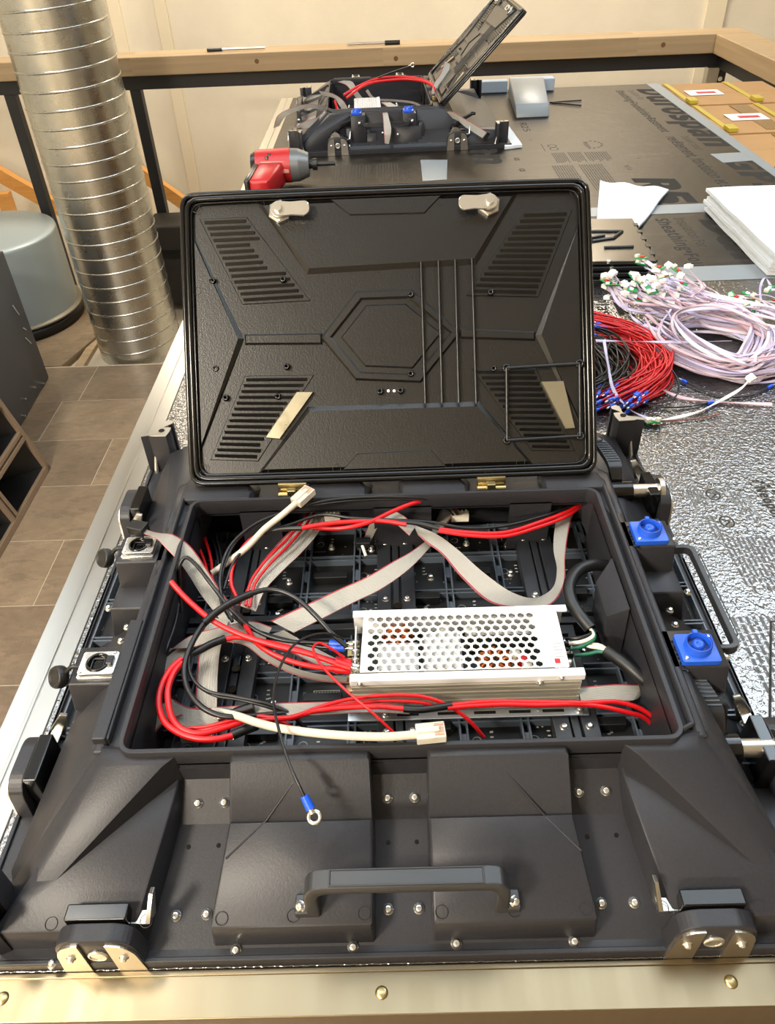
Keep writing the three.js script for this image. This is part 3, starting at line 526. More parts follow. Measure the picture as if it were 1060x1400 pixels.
  // outer shoulder strips along both sides
  for (const s of [-1, 1]) G.push(hull([[s * 0.177, 0.0715, -0.05], [s * 0.1835, 0.0715, -0.05], [s * 0.177, 0.0715, 0.156], [s * 0.1835, 0.0715, 0.156], [s * 0.177, 0.02, -0.05], [s * 0.19, 0.02, -0.05], [s * 0.177, 0.02, 0.156], [s * 0.19, 0.02, 0.156]], 0.001));
  // hinge deck blocks at the back
  G.push(bx(-0.18, 0.18, 0.0585, 0.0645, -0.124, -0.0785, 0.0006));
  for (const [a, b] of [[-0.178, -0.120], [-0.071, -0.023], [0.008, 0.061], [0.128, 0.178]]) G.push(hull([[a, 0.074, -0.087], [b, 0.074, -0.087], [a, 0.074, -0.081], [b - 0.0, 0.074, -0.081], [a - 0.004, 0.06, -0.112], [b + 0.008, 0.06, -0.112], [a, 0.06, -0.0805], [b + 0.003, 0.06, -0.0805], [a, 0.0735, -0.106], [b - 0.008, 0.0735, -0.106]], 0.0008));
  // socket towers on both sides
  for (const s of [-1, 1]) {
    const B = (x0, x1, xb, yt, yb, z0, z1, f = 0.002) => G.push(hull([[s * x0, yt, z0], [s * x1, yt, z0], [s * x0, yt, z1], [s * x1, yt, z1], [s * x0, yb, z0 - f], [s * xb, yb, z0 - f], [s * x0, yb, z1 + f], [s * xb, yb, z1 + f]], 0.0011));
    B(0.178, 0.2145, 0.219, 0.0715, 0.02, -0.0395, -0.0095); B(0.178, 0.2185, 0.224, 0.0455, 0.01, -0.05, 0.0145); B(0.178, 0.212, 0.216, 0.0515, 0.02, -0.055, -0.045);
    B(0.178, 0.2145, 0.2215, 0.0715, 0.01, 0.0735, 0.1055); B(0.178, 0.216, 0.222, 0.0465, 0.01, 0.1, 0.117); B(0.178, 0.214, 0.22, 0.034, 0.01, 0.05, 0.075); B(0.178, 0.21, 0.214, 0.04, 0.01, 0.064, 0.076);
  }
  // front corner ridges and their low triangles
  for (const s of [-1, 1]) {
    const X = (p) => [s * p[0], p[1], p[2]];
    G.push(hull([[0.1325, 0.0718, 0.1585], [0.139, 0.071, 0.1645], [0.1735, 0.071, 0.1645], [0.1775, 0.0718, 0.152], [0.18, 0.071, 0.15], [0.2205, 0.0215, 0.2345], [0.231, 0.0215, 0.2185], [0.1318, 0.0, 0.166], [0.1318, 0, 0.1585], [0.178, 0, 0.15], [0.2205, 0, 0.2345], [0.231, 0, 0.2185]].map(X), 0.0011));
    if (s > 0) G.push(hull([[0.178, 0.0712, 0.1], [0.1785, 0.0712, 0.155], [0.185, 0.0705, 0.1], [0.185, 0.0705, 0.152], [0.2265, 0.022, 0.215], [0.198, 0.0, 0.1], [0.2, 0.0, 0.16], [0.178, 0, 0.1], [0.178, 0, 0.16], [0.2265, 0, 0.22], [0.2325, 0, 0.205]].map(X), 0.0011)); else
      G.push(hull([[0.178, 0.0712, 0.1], [0.1785, 0.0712, 0.155], [0.186, 0.0705, 0.1], [0.186, 0.0705, 0.152], [0.2265, 0.022, 0.215], [0.236, 0.014, 0.2], [0.228, 0.02, 0.12], [0.178, 0.0, 0.1], [0.178, 0, 0.16], [0.2265, 0, 0.215], [0.236, 0, 0.2], [0.23, 0, 0.11], [0.216, 0.0462, 0.117]].map(X), 0.0011));
    G.push(hull([[0.1335, 0.0520, 0.1675], [0.1335, 0.0525, 0.162], [0.1475, 0.0287, 0.2395], [0.2265, 0.0287, 0.2395], [0.21, 0.0382, 0.21], [0.130, 0.0, 0.16], [0.1445, 0, 0.2405], [0.228, 0, 0.2405], [0.2, 0, 0.17]].map(X), 0.001));
  }
  part('frame', G, M.cast, cab, 'dark grey cast frame with sloping facets');
  // front pads
  for (const s of [-1, 1]) {
    const X = (p) => [s * p[0], p[1], p[2]];
    const up = hull([[0.017, 0.0725, 0.158], [0.0992, 0.0725, 0.158], [0.017, 0.0722, 0.1635], [0.0994, 0.0722, 0.1635], [0.0163, 0.0454, 0.188], [0.1007, 0.0454, 0.188], [0.016, 0.02, 0.158], [0.102, 0.02, 0.158], [0.0155, 0.016, 0.19], [0.1025, 0.016, 0.19]].map(X), 0.0015);
    const lo = hull([[0.0163, 0.0456, 0.1875], [0.1007, 0.0456, 0.1875], [0.0166, 0.0287, 0.2395], [0.1062, 0.0287, 0.2395], [0.0155, 0.016, 0.187], [0.1027, 0.016, 0.187], [0.0158, 0.004, 0.2412], [0.108, 0.004, 0.2412]].map(X), 0.0015);
    const pad = part('pad', [up, lo], M.cast, cab);
    const n = V(0, 0.0268, 0.0245).normalize(), o = V(0, 0.0588, 0.1757);
    const a = s < 0 ? onPlane(425, 1036, o, V(0, 0.675, 0.738).normalize()) : onPlane(672, 1032, o, V(0, 0.675, 0.738).normalize());
    const b = s < 0 ? onPlane(364, 1122, PT, PN) : onPlane(746, 1116, PT, PN), c = s < 0 ? onPlane(309, 1174, PT, PN) : onPlane(795, 1163, PT, PN);
    part('crease_line', [bar(a, b, 0.0007, 6), bar(b, c, 0.0007, 6)], M.cast, pad);
    for (const [u, v] of s < 0 ? [[303, 1256], [401, 1252], [498, 1249]] : [[604, 1247], [703, 1245], [801, 1243]]) { const p = onPlane(u, v, PT, PN); const g = new THREE.TorusGeometry(0.0034, 0.00022, 5, 20); g.rotateX(-Math.PI / 2 + Math.atan(0.325)); part('mould_mark', place(g, p), M.cast, pad); }
  }
  for (const [u, v] of [[70, 1263], [200, 1259], [906, 1241], [1038, 1238]]) { const p = onPlane(u, v, PT, PN); const g = new THREE.TorusGeometry(0.0034, 0.00022, 5, 20); g.rotateX(-Math.PI / 2 + Math.atan(0.325)); part('mould_mark', place(g, p), M.cast, cab); }
}
// screws
const screwGeo = mergeGeometries([prep(lathe([[0, 0.0036], [0.0017, 0.0036], [0.0024, 0.003], [0.0026, 0.0014], [0.0036, 0.0012], [0.0038, 0.0004], [0.0038, -0.001]], 14)), prep(bx(-0.0014, 0.0014, 0.0034, 0.0039, -0.00025, 0.00025, 0)), prep(bx(-0.00025, 0.00025, 0.0034, 0.0039, -0.0014, 0.0014, 0))]);
screwGeo.userData.keepUV = true;
function screw(p, n, parent, k = 1, name = 'screw') { const m = new THREE.Mesh(screwGeo, M.chrome); m.castShadow = m.receiveShadow = true; m.name = name; m.position.copy(p); m.quaternion.setFromUnitVectors(V(0, 1, 0), n.clone().normalize()); m.scale.setScalar(k); m.userData.label = 'silver screw'; parent.add(m); return m; }
{
  for (const [u, v] of [[271, 1098], [307, 1097], [530, 1091], [567, 1090], [791, 1083], [828, 1081]]) screw(onPlane(u, v, V(0, 0.038, 0.1703), V(0, 0.0183, 0.02).normalize()), V(0, 1, 0.5), cab, 0.85);
  for (const [u, v] of [[241, 1252], [283, 1250], [531, 1243], [573, 1242], [822, 1235], [867, 1234], [323, 1299], [483, 1295], [624, 1290], [785, 1287]]) screw(onPlane(u, v, CT, CN), CN, cab, 0.85);
  for (const [u, v] of [[258, 1158], [299, 1156], [531, 1152], [570, 1151], [803, 1144], [843, 1142]]) { const p = onPlane(u, v, CT, CN); const g = cyl(0.0014, 0.0004, null, 10); g.rotateX(Math.atan(0.325)); part('bolt_hole', place(g, p), M.gloss, cab); }
  for (const [u, v, y] of [[149, 832, 0.035], [174, 858, 0.034], [166, 877, 0.035], [940, 810, 0.035], [916, 835, 0.036], [923, 855, 0.035], [1017, 990, 0.018], [72, 1318, 0.01]]) screw(onY(u, v, y - 0.002), V(0.1 * Math.sign(u - 500), 1, 0), cab, 0.75);
}
// corner posts
{
  const px = [[835.4, 556], [841.9, 554], [847.7, 556.7], [851, 564], [858.6, 569], [883, 571], [881.7, 574.7], [871, 573.7], [867.6, 574.7], [847, 576], [841, 569.6], [839, 565], [849, 563.8], [836.7, 559.3]];
  const poly = px.map(([u, v]) => { const p = onY(u, v, 0.05); return [p.x, p.z]; });
  for (const [sx, sz] of [[1, 1], [-1, 1], [1, -1], [-1, -1]]) {
    let q = poly.map(([x, z]) => [sx * Math.min(x, 0.2495), sz * Math.max(z, -0.2495)]); if (sx * sz < 0) q = q.reverse();
    const p = part('corner_post', prism(q, 0.0, 0.05, 0.0006), M.cast, cab);
    const t = part('end_face', prism(q, 0.05, 0.0505), M.steel, p, 'bare metal end face');
    part('bolt_hole', cyl(0.003, 0.0006, V(sx * 0.2305, 0.0506, -sz * 0.2235), 14), M.gloss, p);
    part('dowel', bar(V(sx * 0.243, 0.004, -sz * 0.212), V(sx * 0.24, 0.03, -sz * 0.218), 0.0028, 10, 0.0012), M.chrome, p);
  }
}
// front and side connection plates
function plate(parent, pos, turn, kind) {
  const g = new THREE.Group(); g.name = 'connection_plate'; g.position.copy(pos); g.rotation.y = turn; parent.add(g); g.userData.label = 'metal faced connection plate';
  const w = 0.0215, h = 0.036, s = new THREE.Shape(); s.moveTo(-w - 0.002, 0); s.lineTo(w + 0.002, 0); s.lineTo(w, h - 0.014); s.quadraticCurveTo(w - 0.001, h, w - 0.013, h); s.lineTo(-w + 0.013, h); s.quadraticCurveTo(-w + 0.001, h, -w, h - 0.014); s.lineTo(-w - 0.002, 0);
  const body = toCreasedNormals(new THREE.ExtrudeGeometry(s, { depth: 0.008, bevelEnabled: true, bevelSize: 0.0008, bevelThickness: 0.0008, bevelSegments: 2, curveSegments: 8 }), 0.6); body.translate(0, 0.001, -0.010); part('plate_body', body, M.cast, g);
  {
    const L = new THREE.Shape(); L.moveTo(-w - 0.002, 0); L.lineTo(-0.0075, 0); L.lineTo(-0.0075, h - 0.002); L.lineTo(-w + 0.013, h - 0.002); L.quadraticCurveTo(-w + 0.002, h - 0.002, -w, h - 0.015);
    const gl = new THREE.ExtrudeGeometry(L, { depth: 0.0016, bevelEnabled: false, curveSegments: 8 }); gl.translate(0, 0.0005, -0.0012); const gr = gl.clone(); gr.scale(-1, 1, 1); const ix = gr.index; if (!ix) { const p = gr.attributes.position, n = gr.attributes.normal, u = gr.attributes.uv; for (const a of [p, n, u]) for (let i = 0; i < a.count; i += 3) for (let k = 0; k < a.itemSize; k++) { const t = a.array[(i + 1) * a.itemSize + k]; a.array[(i + 1) * a.itemSize + k] = a.array[(i + 2) * a.itemSize + k]; a.array[(i + 2) * a.itemSize + k] = t; } }
    part('face', gl, M.polished, g, 'bare metal face'); part('face', gr, M.polished, g, 'bare metal face');
    const hole = new THREE.TorusGeometry(0.0046, 0.0012, 8, 24); hole.translate(0, 0.02, -0.0008); part('bushing', hole, M.chrome, g); part('bore', cyl(0.0045, 0.001, null, 20).rotateX(Math.PI / 2).translate(0, 0.02, -0.0006), M.zinc, g);
    for (const x of [-0.0145, 0.0145]) screw(V(x, 0.02, -0.0002), V(0, 0, 1), g, 0.75);
  }
  part('catch_block', bx(-0.017, 0.017, 0.006, 0.0395, -0.0205, -0.0115, 0.001), M.gloss, g);
  const k = kind === 'mirror' ? -1 : 1;
  part('hook', [bx(Math.min(k * 0.017, k * 0.027), Math.max(k * 0.017, k * 0.027), 0.028, 0.0295, -0.0205, -0.013, 0.0004), hull([[k * 0.0255, 0.024, -0.0205], [k * 0.0275, 0.024, -0.0205], [k * 0.0255, 0.030, -0.0125], [k * 0.0275, 0.030, -0.0125], [k * 0.029, 0.043, -0.027], [k * 0.0305, 0.043, -0.027], [k * 0.029, 0.044, -0.023], [k * 0.0305, 0.044, -0.023]], 0.0004)], M.steel, g, 'small steel hook');
  return g;
}
plate(cab, V(-0.1675, 0, 0.25), 0, 'front'); plate(cab, V(0.1675, 0, 0.25), 0, 'mirror');
plate(cab, V(-0.2495, 0, 0.137), -Math.PI / 2, 'mirror'); plate(cab, V(-0.2495, 0, -0.131), -Math.PI / 2, 'front');
// right side plates carry locking levers
for (const [z, k] of [[-0.128, 1], [0.137, 1]]) {
  const g = plate(cab, V(0.2495, 0, z), Math.PI / 2, 'plain');
  const L = new THREE.Group(); L.name = 'locking_lever'; L.position.set(0.2495, 0, z); cab.add(L); L.userData.label = 'black cam lever on a steel barrel';
  part('barrel', bar(V(-0.036, 0.034, 0.004), V(-0.006, 0.034, 0.004), 0.006, 20), M.polished, L); part('flange', bar(V(-0.01, 0.034, 0.004), V(-0.006, 0.034, 0.004), 0.011, 20), M.polished, L);
  part('hub', bar(V(-0.057, 0.034, 0.004), V(-0.034, 0.034, 0.004), 0.0095, 24), M.gloss, L);
  // curved arm reaching back and up
  const pts = [V(-0.047, 0.042, 0.0), V(-0.048, 0.052, -0.012), V(-0.052, 0.056, -0.026), V(-0.058, 0.060, -0.038)], P = [];
  const cv = new THREE.CatmullRomCurve3(pts), pos = [], idx = []; const N = 14;
  for (let i = 0; i <= N; i++) { const t = i / N, c = cv.getPoint(t), w = 0.0034 + 0.0022 * Math.sin(Math.PI * Math.min(1, t * 0.75 + 0.2)) + 0.0012 * t, h = 0.0024; for (const [a, b] of [[-w, h], [w, h], [w, -h], [-w, -h]]) pos.push(c.x + a, c.y + b, c.z); }
  for (let i = 0; i < N; i++) for (let k2 = 0; k2 < 4; k2++) { const a = i * 4 + k2, b = i * 4 + (k2 + 1) % 4; idx.push(a, b, a + 4, b, b + 4, a + 4); } idx.push(0, 2, 1, 0, 3, 2); const e = N * 4; idx.push(e, e + 1, e + 2, e, e + 2, e + 3);
  const ag = new THREE.BufferGeometry(); ag.setAttribute('position', new THREE.Float32BufferAttribute(pos, 3)); ag.setIndex(idx); const am = M.plasticBlack.clone(); am.side = THREE.DoubleSide; const arm = part('arm', toCreasedNormals(ag, 0.5), am, L, 'black ribbed lever arm');
  part('tip_pad', place(lathe([[0, 0.0035], [0.005, 0.003], [0.0062, 0], [0.005, -0.003], [0, -0.0035]], 18), V(-0.059, 0.0605, -0.040)), M.plasticBlack, L);
  for (let i = 0; i < 9; i++) { const c = cv.getPoint(0.38 + i * 0.065); part('grip_rib', bar(V(c.x - 0.005, c.y + 0.0027, c.z), V(c.x + 0.0055, c.y + 0.0027, c.z), 0.0006, 5), M.rib, L); }
}
// carrying handles
function handle(parent, q, pos, L, lab, top = 0.027, R = 0.011, th = 0.0052, dp = 0.0085) {
  const g = new THREE.Group(); g.name = 'handle'; g.position.copy(pos); g.quaternion.copy(q); parent.add(g); g.userData.label = lab;
  const h = L / 2; const s = new THREE.Shape();
  s.moveTo(-h - th, 0); s.lineTo(-h - th, top - R + 0.001); s.quadraticCurveTo(-h - th, top + th, -h + R - th, top + th); s.lineTo(h - R + th, top + th); s.quadraticCurveTo(h + th, top + th, h + th, top - R + 0.001); s.lineTo(h + th, 0); s.lineTo(h, 0); s.lineTo(h, top - R + 0.002); s.quadraticCurveTo(h, top, h - R + 0.002, top); s.lineTo(-h + R - 0.002, top); s.quadraticCurveTo(-h, top, -h, top - R + 0.002); s.lineTo(-h, 0);
  const e = new THREE.ExtrudeGeometry(s, { depth: dp, bevelEnabled: true, bevelSize: th * 0.22, bevelThickness: th * 0.22, bevelSegments: 3, curveSegments: 10 }); e.translate(0, 0, -dp / 2);
  part('grip', toCreasedNormals(e, 0.6), M.plasticGrey || (M.plasticGrey = std(0x2c2d2f, 0.4)), g);
  const fr = (a, b, c, d) => bx(a, b, top + th + 0.0008, top + th + 0.0018, c, d, 0.0003);
  part('grip_edge', [fr(-h + 0.008, h - 0.008, -0.0046, -0.0038), fr(-h + 0.008, h - 0.008, 0.0038, 0.0046), fr(-h + 0.008, -h + 0.0088, -0.004, 0.004), fr(h - 0.0088, h - 0.008, -0.004, 0.004)], M.plasticGrey, g);
  for (const s2 of [-1, 1]) { part('foot', bx(s2 * (h + 0.006) - 0.007, s2 * (h + 0.006) + 0.007, -0.002, top > 0.02 ? 0.004 : 0.002, -0.0055, 0.0055, 0.0012), M.plasticGrey, g); screw(V(s2 * (h + 0.0095), 0.004, 0.0015), V(s2 * 0.5, 1, 0.6), g, 0.85); }
  return g;
}
handle(cab, new THREE.Quaternion(), V(0.0025, 0.031, 0.2305), 0.098, 'black bar handle across the front pads');
{ const q = new THREE.Quaternion().setFromRotationMatrix(new THREE.Matrix4().makeBasis(V(0, 0, -1), V(1, 0.05, 0).normalize(), V(0, 1, 0))); const hq = new THREE.Quaternion().setFromRotationMatrix(new THREE.Matrix4().makeBasis(V(0, 0, 1), V(1, 0, 0), V(0, 1, 0))); handle(cab, hq, V(0.2165, 0.056, 0.0285), 0.098, 'black bar handle on the power socket side', 0.0145, 0.007, 0.0028, 0.006); }

// power inlets (blue) and signal sockets (steel)
for (const [x, z] of [[0.1965, -0.0225], [0.1965, 0.0925]]) {
  const g = new THREE.Group(); g.name = 'power_socket'; g.position.set(x, 0.0715, z); cab.add(g); g.userData.label = 'blue round power socket';
  part('flange', prism(roundedRect(-0.0125, 0.0125, -0.0118, 0.0118, 0.002, 3), 0, 0.0042, 0.0006), M.blue, g);
  part('collar', lathe([[0.0072, 0.003], [0.0072, 0.0095], [0.0085, 0.0095], [0.0088, 0.0042]], 28), M.blue, g); part('core', lathe([[0, 0.0075], [0.0014, 0.0075], [0.0016, 0.0085], [0.0038, 0.0085], [0.004, 0.003]], 20), M.blue, g); part('well', cyl(0.0072, 0.0008, V(0, 0.0046, 0), 24), std(0x0d2a70, 0.5), g);
  part('key', bx(-0.0016, 0.0016, 0.004, 0.0102, -0.0105, -0.0072, 0.0005), M.blue, g);
  for (const [a, b] of [[-0.0095, 0.0085], [0.0095, -0.0085]]) screw(V(a, 0.0035, b), V(0, 1, 0), g, 0.5);
}
function letters(str, size, pos, parent, mat) { const t = new TextGeometry(str, { font, size, depth: 0.0005, curveSegments: 3 }); t.computeBoundingBox(); t.scale(1.35, 1, 1); t.rotateX(-Math.PI / 2); t.rotateY(-Math.PI / 2); t.translate(pos.x, pos.y, pos.z); return part('lettering', t, mat, parent, `raised word ${str}`); }
letters('Power', 0.0048, V(0.1828, 0.0714, -0.034), cab, M.gloss); letters('Power', 0.0048, V(0.1828, 0.0714, 0.082), cab, M.gloss); letters('Signal', 0.0045, V(-0.1835, 0.0713, 0.0795), cab, M.cast);
for (const [x, z, open] of [[-0.1975, -0.0225, 1], [-0.1965, 0.0925, 1]]) {
  const g = new THREE.Group(); g.name = 'signal_socket'; g.position.set(x, 0.0715, z); cab.add(g); g.userData.label = 'chromed network socket with rubber cap';
  part('flange', prism(roundedRect(-0.0125, 0.0125, -0.0105, 0.0105, 0.0015, 3), 0, 0.003, 0.0005), M.chrome, g);
  part('shell', prism(roundedRect(-0.0115, 0.0125, -0.0095, 0.0095, 0.002, 3), 0.003, 0.0062, 0.0006, [roundedRect(-0.0068, 0.0068, -0.0068, 0.0068, 0.0066, 5).reverse()]), M.chrome, g);
  part('ring', new THREE.TorusGeometry(0.0068, 0.0011, 8, 28).rotateX(Math.PI / 2).translate(0, 0.0062, 0), M.gloss, g); part('jack', [cyl(0.0066, 0.001, V(0, 0.0035, 0), 24)], M.gloss, g); part('jack_lip', [bx(-0.0045, 0.0045, 0.0042, 0.0056, -0.005, -0.0035, 0.0003), bx(-0.0045, -0.0035, 0.0042, 0.0056, -0.004, 0.004, 0.0003), bx(0.0035, 0.0045, 0.0042, 0.0056, -0.004, 0.004, 0.0003)], M.plasticBlack, g);
  part('latch', bx(0.006, 0.0108, 0.005, 0.0088, -0.004, 0.003, 0.0008), M.plasticBlack, g);
  for (const [a, b] of [[-0.0095, 0.0078], [0.0095, -0.0078]]) screw(V(a, 0.0055, b), V(0, 1, 0), g, 0.45);
  const c = new THREE.Group(); const capC = V(-0.0285, -0.004, 0.003), ax = V(-0.55, 0.6, 0.55).normalize(), q = new THREE.Quaternion().setFromUnitVectors(V(0, 1, 0), ax);
  part('rubber_cap', place(lathe([[0, -0.004], [0.0068, -0.004], [0.0076, -0.0025], [0.0076, 0.0015], [0.0068, 0.003], [0.0054, 0.0035], [0.005, 0.0022], [0, 0.0022]], 26), capC, q), M.rubber, g, 'black rubber dust cap');
  part('cap_tether', tube([V(-0.011, 0.003, 0.001), V(-0.017, 0.004, 0.001), V(-0.021, 0.001, 0.002), V(-0.024, -0.003, 0.003)], 0.0016, 14, 7), M.rubber, g);
}
// module rails inside
for (const x of [-0.1205, 0.0005, 0.1208]) for (const [z0, z1] of [[-0.108, 0.002], [0.022, 0.150]]) {
  const r = part('module_rail', [bx(x - 0.0155, x - 0.004, 0.012, 0.0215, z0, z1, 0.0008), bx(x + 0.004, x + 0.0155, 0.012, 0.0215, z0, z1, 0.0008), bx(x - 0.005, x + 0.005, 0.012, 0.0165, z0, z1, 0.0005), bx(x - 0.0028, x + 0.0028, 0.016, 0.0205, z0 + 0.02, z1 - 0.004, 0.001)], M.beam, cab);
  for (const z of z0 < 0 ? [-0.078, -0.010] : [0.0465, 0.1136]) for (const s of [-1, 1]) screw(V(x + s * 0.0087, 0.0212, z), V(0, 1, 0), cab, 0.8, 'rail_screw');
  for (const z of z0 < 0 ? [-0.002] : [0.056, 0.075]) part('stud', cyl(0.0034, 0.002, V(x + 0.001, 0.0215, z), 14), M.gloss, r);
}
part('cross_rail', [bx(-0.164, 0.1655, 0.012, 0.0225, 0.004, 0.0105, 0.001), bx(-0.164, 0.1655, 0.012, 0.0225, 0.0145, 0.021, 0.001), bx(-0.164, 0.1655, 0.012, 0.018, 0.010, 0.015, 0.0005)], M.beam, cab);
screw(V(0.144, 0.0222, 0.0075), V(0, 1, 0), cab, 0.9, 'rail_screw');
part('socket_housing', hull([[0.1505, 0.058, 0.012], [0.1655, 0.068, -0.002], [0.1655, 0.068, 0.05], [0.1505, 0.058, 0.048], [0.153, 0.022, 0.01], [0.1655, 0.02, -0.002], [0.1655, 0.02, 0.054], [0.153, 0.022, 0.05]], 0.001), M.cast, cab);
// hinges
for (const u of [399, 672]) {
  const p = onPlane(u, 664, V(0, 0.07, -0.09), V(0, 0, 1)); const g = new THREE.Group(); g.name = 'hinge'; g.position.set(p.x, 0.0645, -0.086); cab.add(g); g.userData.label = 'brass coloured hinge';
  part('leaf', bx(-0.012, 0.012, 0, 0.0016, -0.006, 0.006, 0.0003), M.brass, g); part('knuckle', [bar(V(-0.012, 0.005, -0.003), V(-0.004, 0.005, -0.003), 0.0026, 12), bar(V(-0.0035, 0.005, -0.003), V(0.003, 0.005, -0.003), 0.0034, 12), bar(V(0.0035, 0.005, -0.003), V(0.012, 0.005, -0.003), 0.0026, 12)], M.brass, g); part('leaf', hull([[-0.012, 0.004, -0.007], [0.012, 0.004, -0.007], [-0.012, 0.014, -0.0085], [0.012, 0.014, -0.0085], [-0.012, 0.004, -0.0056], [0.012, 0.004, -0.0056], [-0.012, 0.014, -0.0071], [0.012, 0.014, -0.0071]], 0.0003), M.brass, g); part('tab', bx(-0.004, 0.003, 0.001, 0.012, -0.004, 0.001, 0.0006), M.brass, g);
}

// ---- the lid: local x across, y up the lid, z out of its inner face
const LID = new THREE.Group(); LID.name = 'lid'; LID.position.set(0.0005, 0.0791, -0.0928); LID.rotation.x = -0.67758; LID.userData.label = 'raised lid with embossed inner face and louvred panels'; cab.add(LID);
{
  LID.updateMatrix(); const inv = LID.matrix.clone().invert(); const nrm = V(0, Math.sin(0.67758), Math.cos(0.67758));
  const lp = (u, v, z = 0) => { const o = V(0, 0.0791, -0.0928).addScaledVector(nrm, z); return onPlane(u, v, o, nrm).applyMatrix4(inv); };
  const W = 0.1722, H = 0.247;
  const toL = (g) => { g.rotateX(Math.PI / 2); return g; }; // prism (x, z, y up) -> lid plane: z->-? handled below
  // plates in the lid plane: polygon [x, y], from z0 to z1
  const slab = (poly, z0, z1, bev = 0, holes = [], bs = bev) => { const s = new THREE.Shape(poly.map(p => new THREE.Vector2(p[0], p[1]))); holes.forEach(h => s.holes.push(new THREE.Path(h.map(p => new THREE.Vector2(p[0], p[1]))))); const g = new THREE.ExtrudeGeometry(s, { depth: z1 - z0 - bev, bevelEnabled: bev > 0, bevelSize: bs, bevelThickness: bev, bevelOffset: -bs, bevelSegments: 1 }); g.translate(0, 0, z0); return g; };
  const RR = (x0, x1, y0, y1, r) => roundedRect(x0, x1, y0, y1, r);
  part('shell', [slab(RR(-W, W, 0, H, 0.01), -0.013, -0.0065)], M.lid, LID);
  const loop = (m, z, r) => { const q = RR(-W + m, W - m, m, H - m, 0.009); const pts = q.map(p => V(p[0], p[1], z)); const c = new THREE.CatmullRomCurve3(pts, true, 'centripetal', 0.1); return new THREE.TubeGeometry(c, 260, r, 8, true); };
  part('outer_flange', [loop(0.0022, -0.0028, 0.0022), loop(0.0022, -0.0068, 0.0022), loop(0.0022, -0.0105, 0.0022)], M.gloss, LID);
  part('gasket', loop(0.0060, -0.0026, 0.0024), M.gloss, LID, 'glossy black rubber gasket');
  part('gasket_inner_lip', loop(0.0092, -0.0035, 0.0009), M.gloss, LID);
  // embossed plates (levels above the panel at -0.0065)
  const p0 = -0.0066, hi = -0.0034, m1 = 0.0098;
  const em = (poly, z1 = hi, b = 0.0029, bs = 0.0042) => part('embossed_plate', slab(poly, p0, z1, b, [], bs), M.lid, LID);
  const xi = W - m1, yi = H - m1, yb = m1;
  em([[-0.107, yi], [-0.0672, 0.1762], [0.0765, 0.1795], [0.1125, yi]].reverse()); // top
  em([[-0.114, yb], [-0.0705, 0.0645], [0.0752, 0.0640], [0.119, yb]]);             // bottom
  em([[-xi, 0.212], [-0.1225, 0.1235], [-xi, 0.03]].reverse()); em([[xi, 0.212], [0.1242, 0.1180], [xi, 0.035]]);
  const t2 = part('embossed_plate', slab([[-0.0455, yi], [-0.029, 0.223], [0.0337, 0.2222], [0.0485, yi]].reverse(), hi, -0.0024, 0.0011), M.lid, LID);
  part('embossed_plate', slab([[-0.0425, yb], [-0.0295, 0.0235], [0.0335, 0.0245], [0.0455, yb]], hi, -0.0024, 0.0011), M.lid, LID);
  // band and hexagon rib
  const hexO = [[-0.0575, 0.1222], [-0.0262, 0.1605], [0.021, 0.1605], [0.0615, 0.1225], [0.0262, 0.0815], [-0.029, 0.0855]], hexI = [[-0.0475, 0.1222], [-0.0215, 0.1530], [0.0175, 0.1530], [0.0518, 0.1225], [0.0225, 0.089], [-0.0245, 0.0925]];
  part('hexagon_rib', slab(hexO.slice().reverse(), p0, -0.0044, 0.0016, [hexI]), M.lid, LID); em(hexI.map(([x, y]) => [x * 0.86 + 0.0005, (y - 0.122) * 0.86 + 0.122]).reverse(), -0.0052, 0.0012, 0.0014);
  part('band_rib', slab([[-0.122, 0.1185], [-0.056, 0.1165], [-0.056, 0.1262], [-0.122, 0.1275]], p0, -0.0046, 0.0016), M.lid, LID); part('band_rib', slab([[0.06, 0.1175], [0.124, 0.1135], [0.124, 0.1215], [0.06, 0.1265]], p0, -0.0046, 0.0016), M.lid, LID);
  // louvred panels
  const louvre = (TL, TR, BR, BL, n, cut) => {
    const poly = [TL, TR, BR, BL]; const g = part('louvre_panel', slab(poly.slice().reverse(), p0, -0.0056, 0.0006), M.lid, LID);
    for (let i = 0; i < n; i++) { const t = (i + 0.75) / (n + 0.5); let a = TL[0] + (BL[0] - TL[0]) * t, b = TR[0] + (BR[0] - TR[0]) * t; const y = TL[1] + (BL[1] - TL[1]) * t, y2 = TR[1] + (BR[1] - TR[1]) * t; a += 0.0028; b -= 0.0035 + (cut ? cut(i) : 0); part('slat', hull([[a, y - 0.0014, -0.0058], [b, y2 - 0.0014, -0.0058], [a, y + 0.0012, -0.0058], [b, y2 + 0.0012, -0.0058], [a, y + 0.0012, -0.0038], [b, y2 + 0.0012, -0.0038]], 0.0003), M.lid, LID); }
  };
  louvre([-0.157, 0.2262], [-0.1165, 0.2262], [-0.065, 0.1538], [-0.1228, 0.1525], 14, i => i > 3 && i < 9 ? 0.012 : 0);
  louvre([-0.1228, 0.0925], [-0.064, 0.0912], [-0.114, 0.0195], [-0.155, 0.022], 14, i => i > 3 && i < 12 ? 0.004 : 0);
  louvre([0.117, 0.2222], [0.158, 0.2222], [0.1275, 0.150], [0.0665, 0.1535], 14);
  louvre([0.069, 0.0925], [0.124, 0.0905], [0.155, 0.0195], [0.118, 0.021], 14);
  // vertical bars and wire guard
  for (const [u0, v0, u1, v1] of [[576, 357, 582, 551], [600, 355, 605, 551], [623, 354, 628, 550], [646, 352, 652, 551]]) { const a = lp(u0, v0), b = lp(u1, v1); part('vertical_bar', bar(V(a.x, a.y, -0.0028), V(b.x, b.y, -0.0028), 0.0012, 8), M.plasticBlack, LID); }
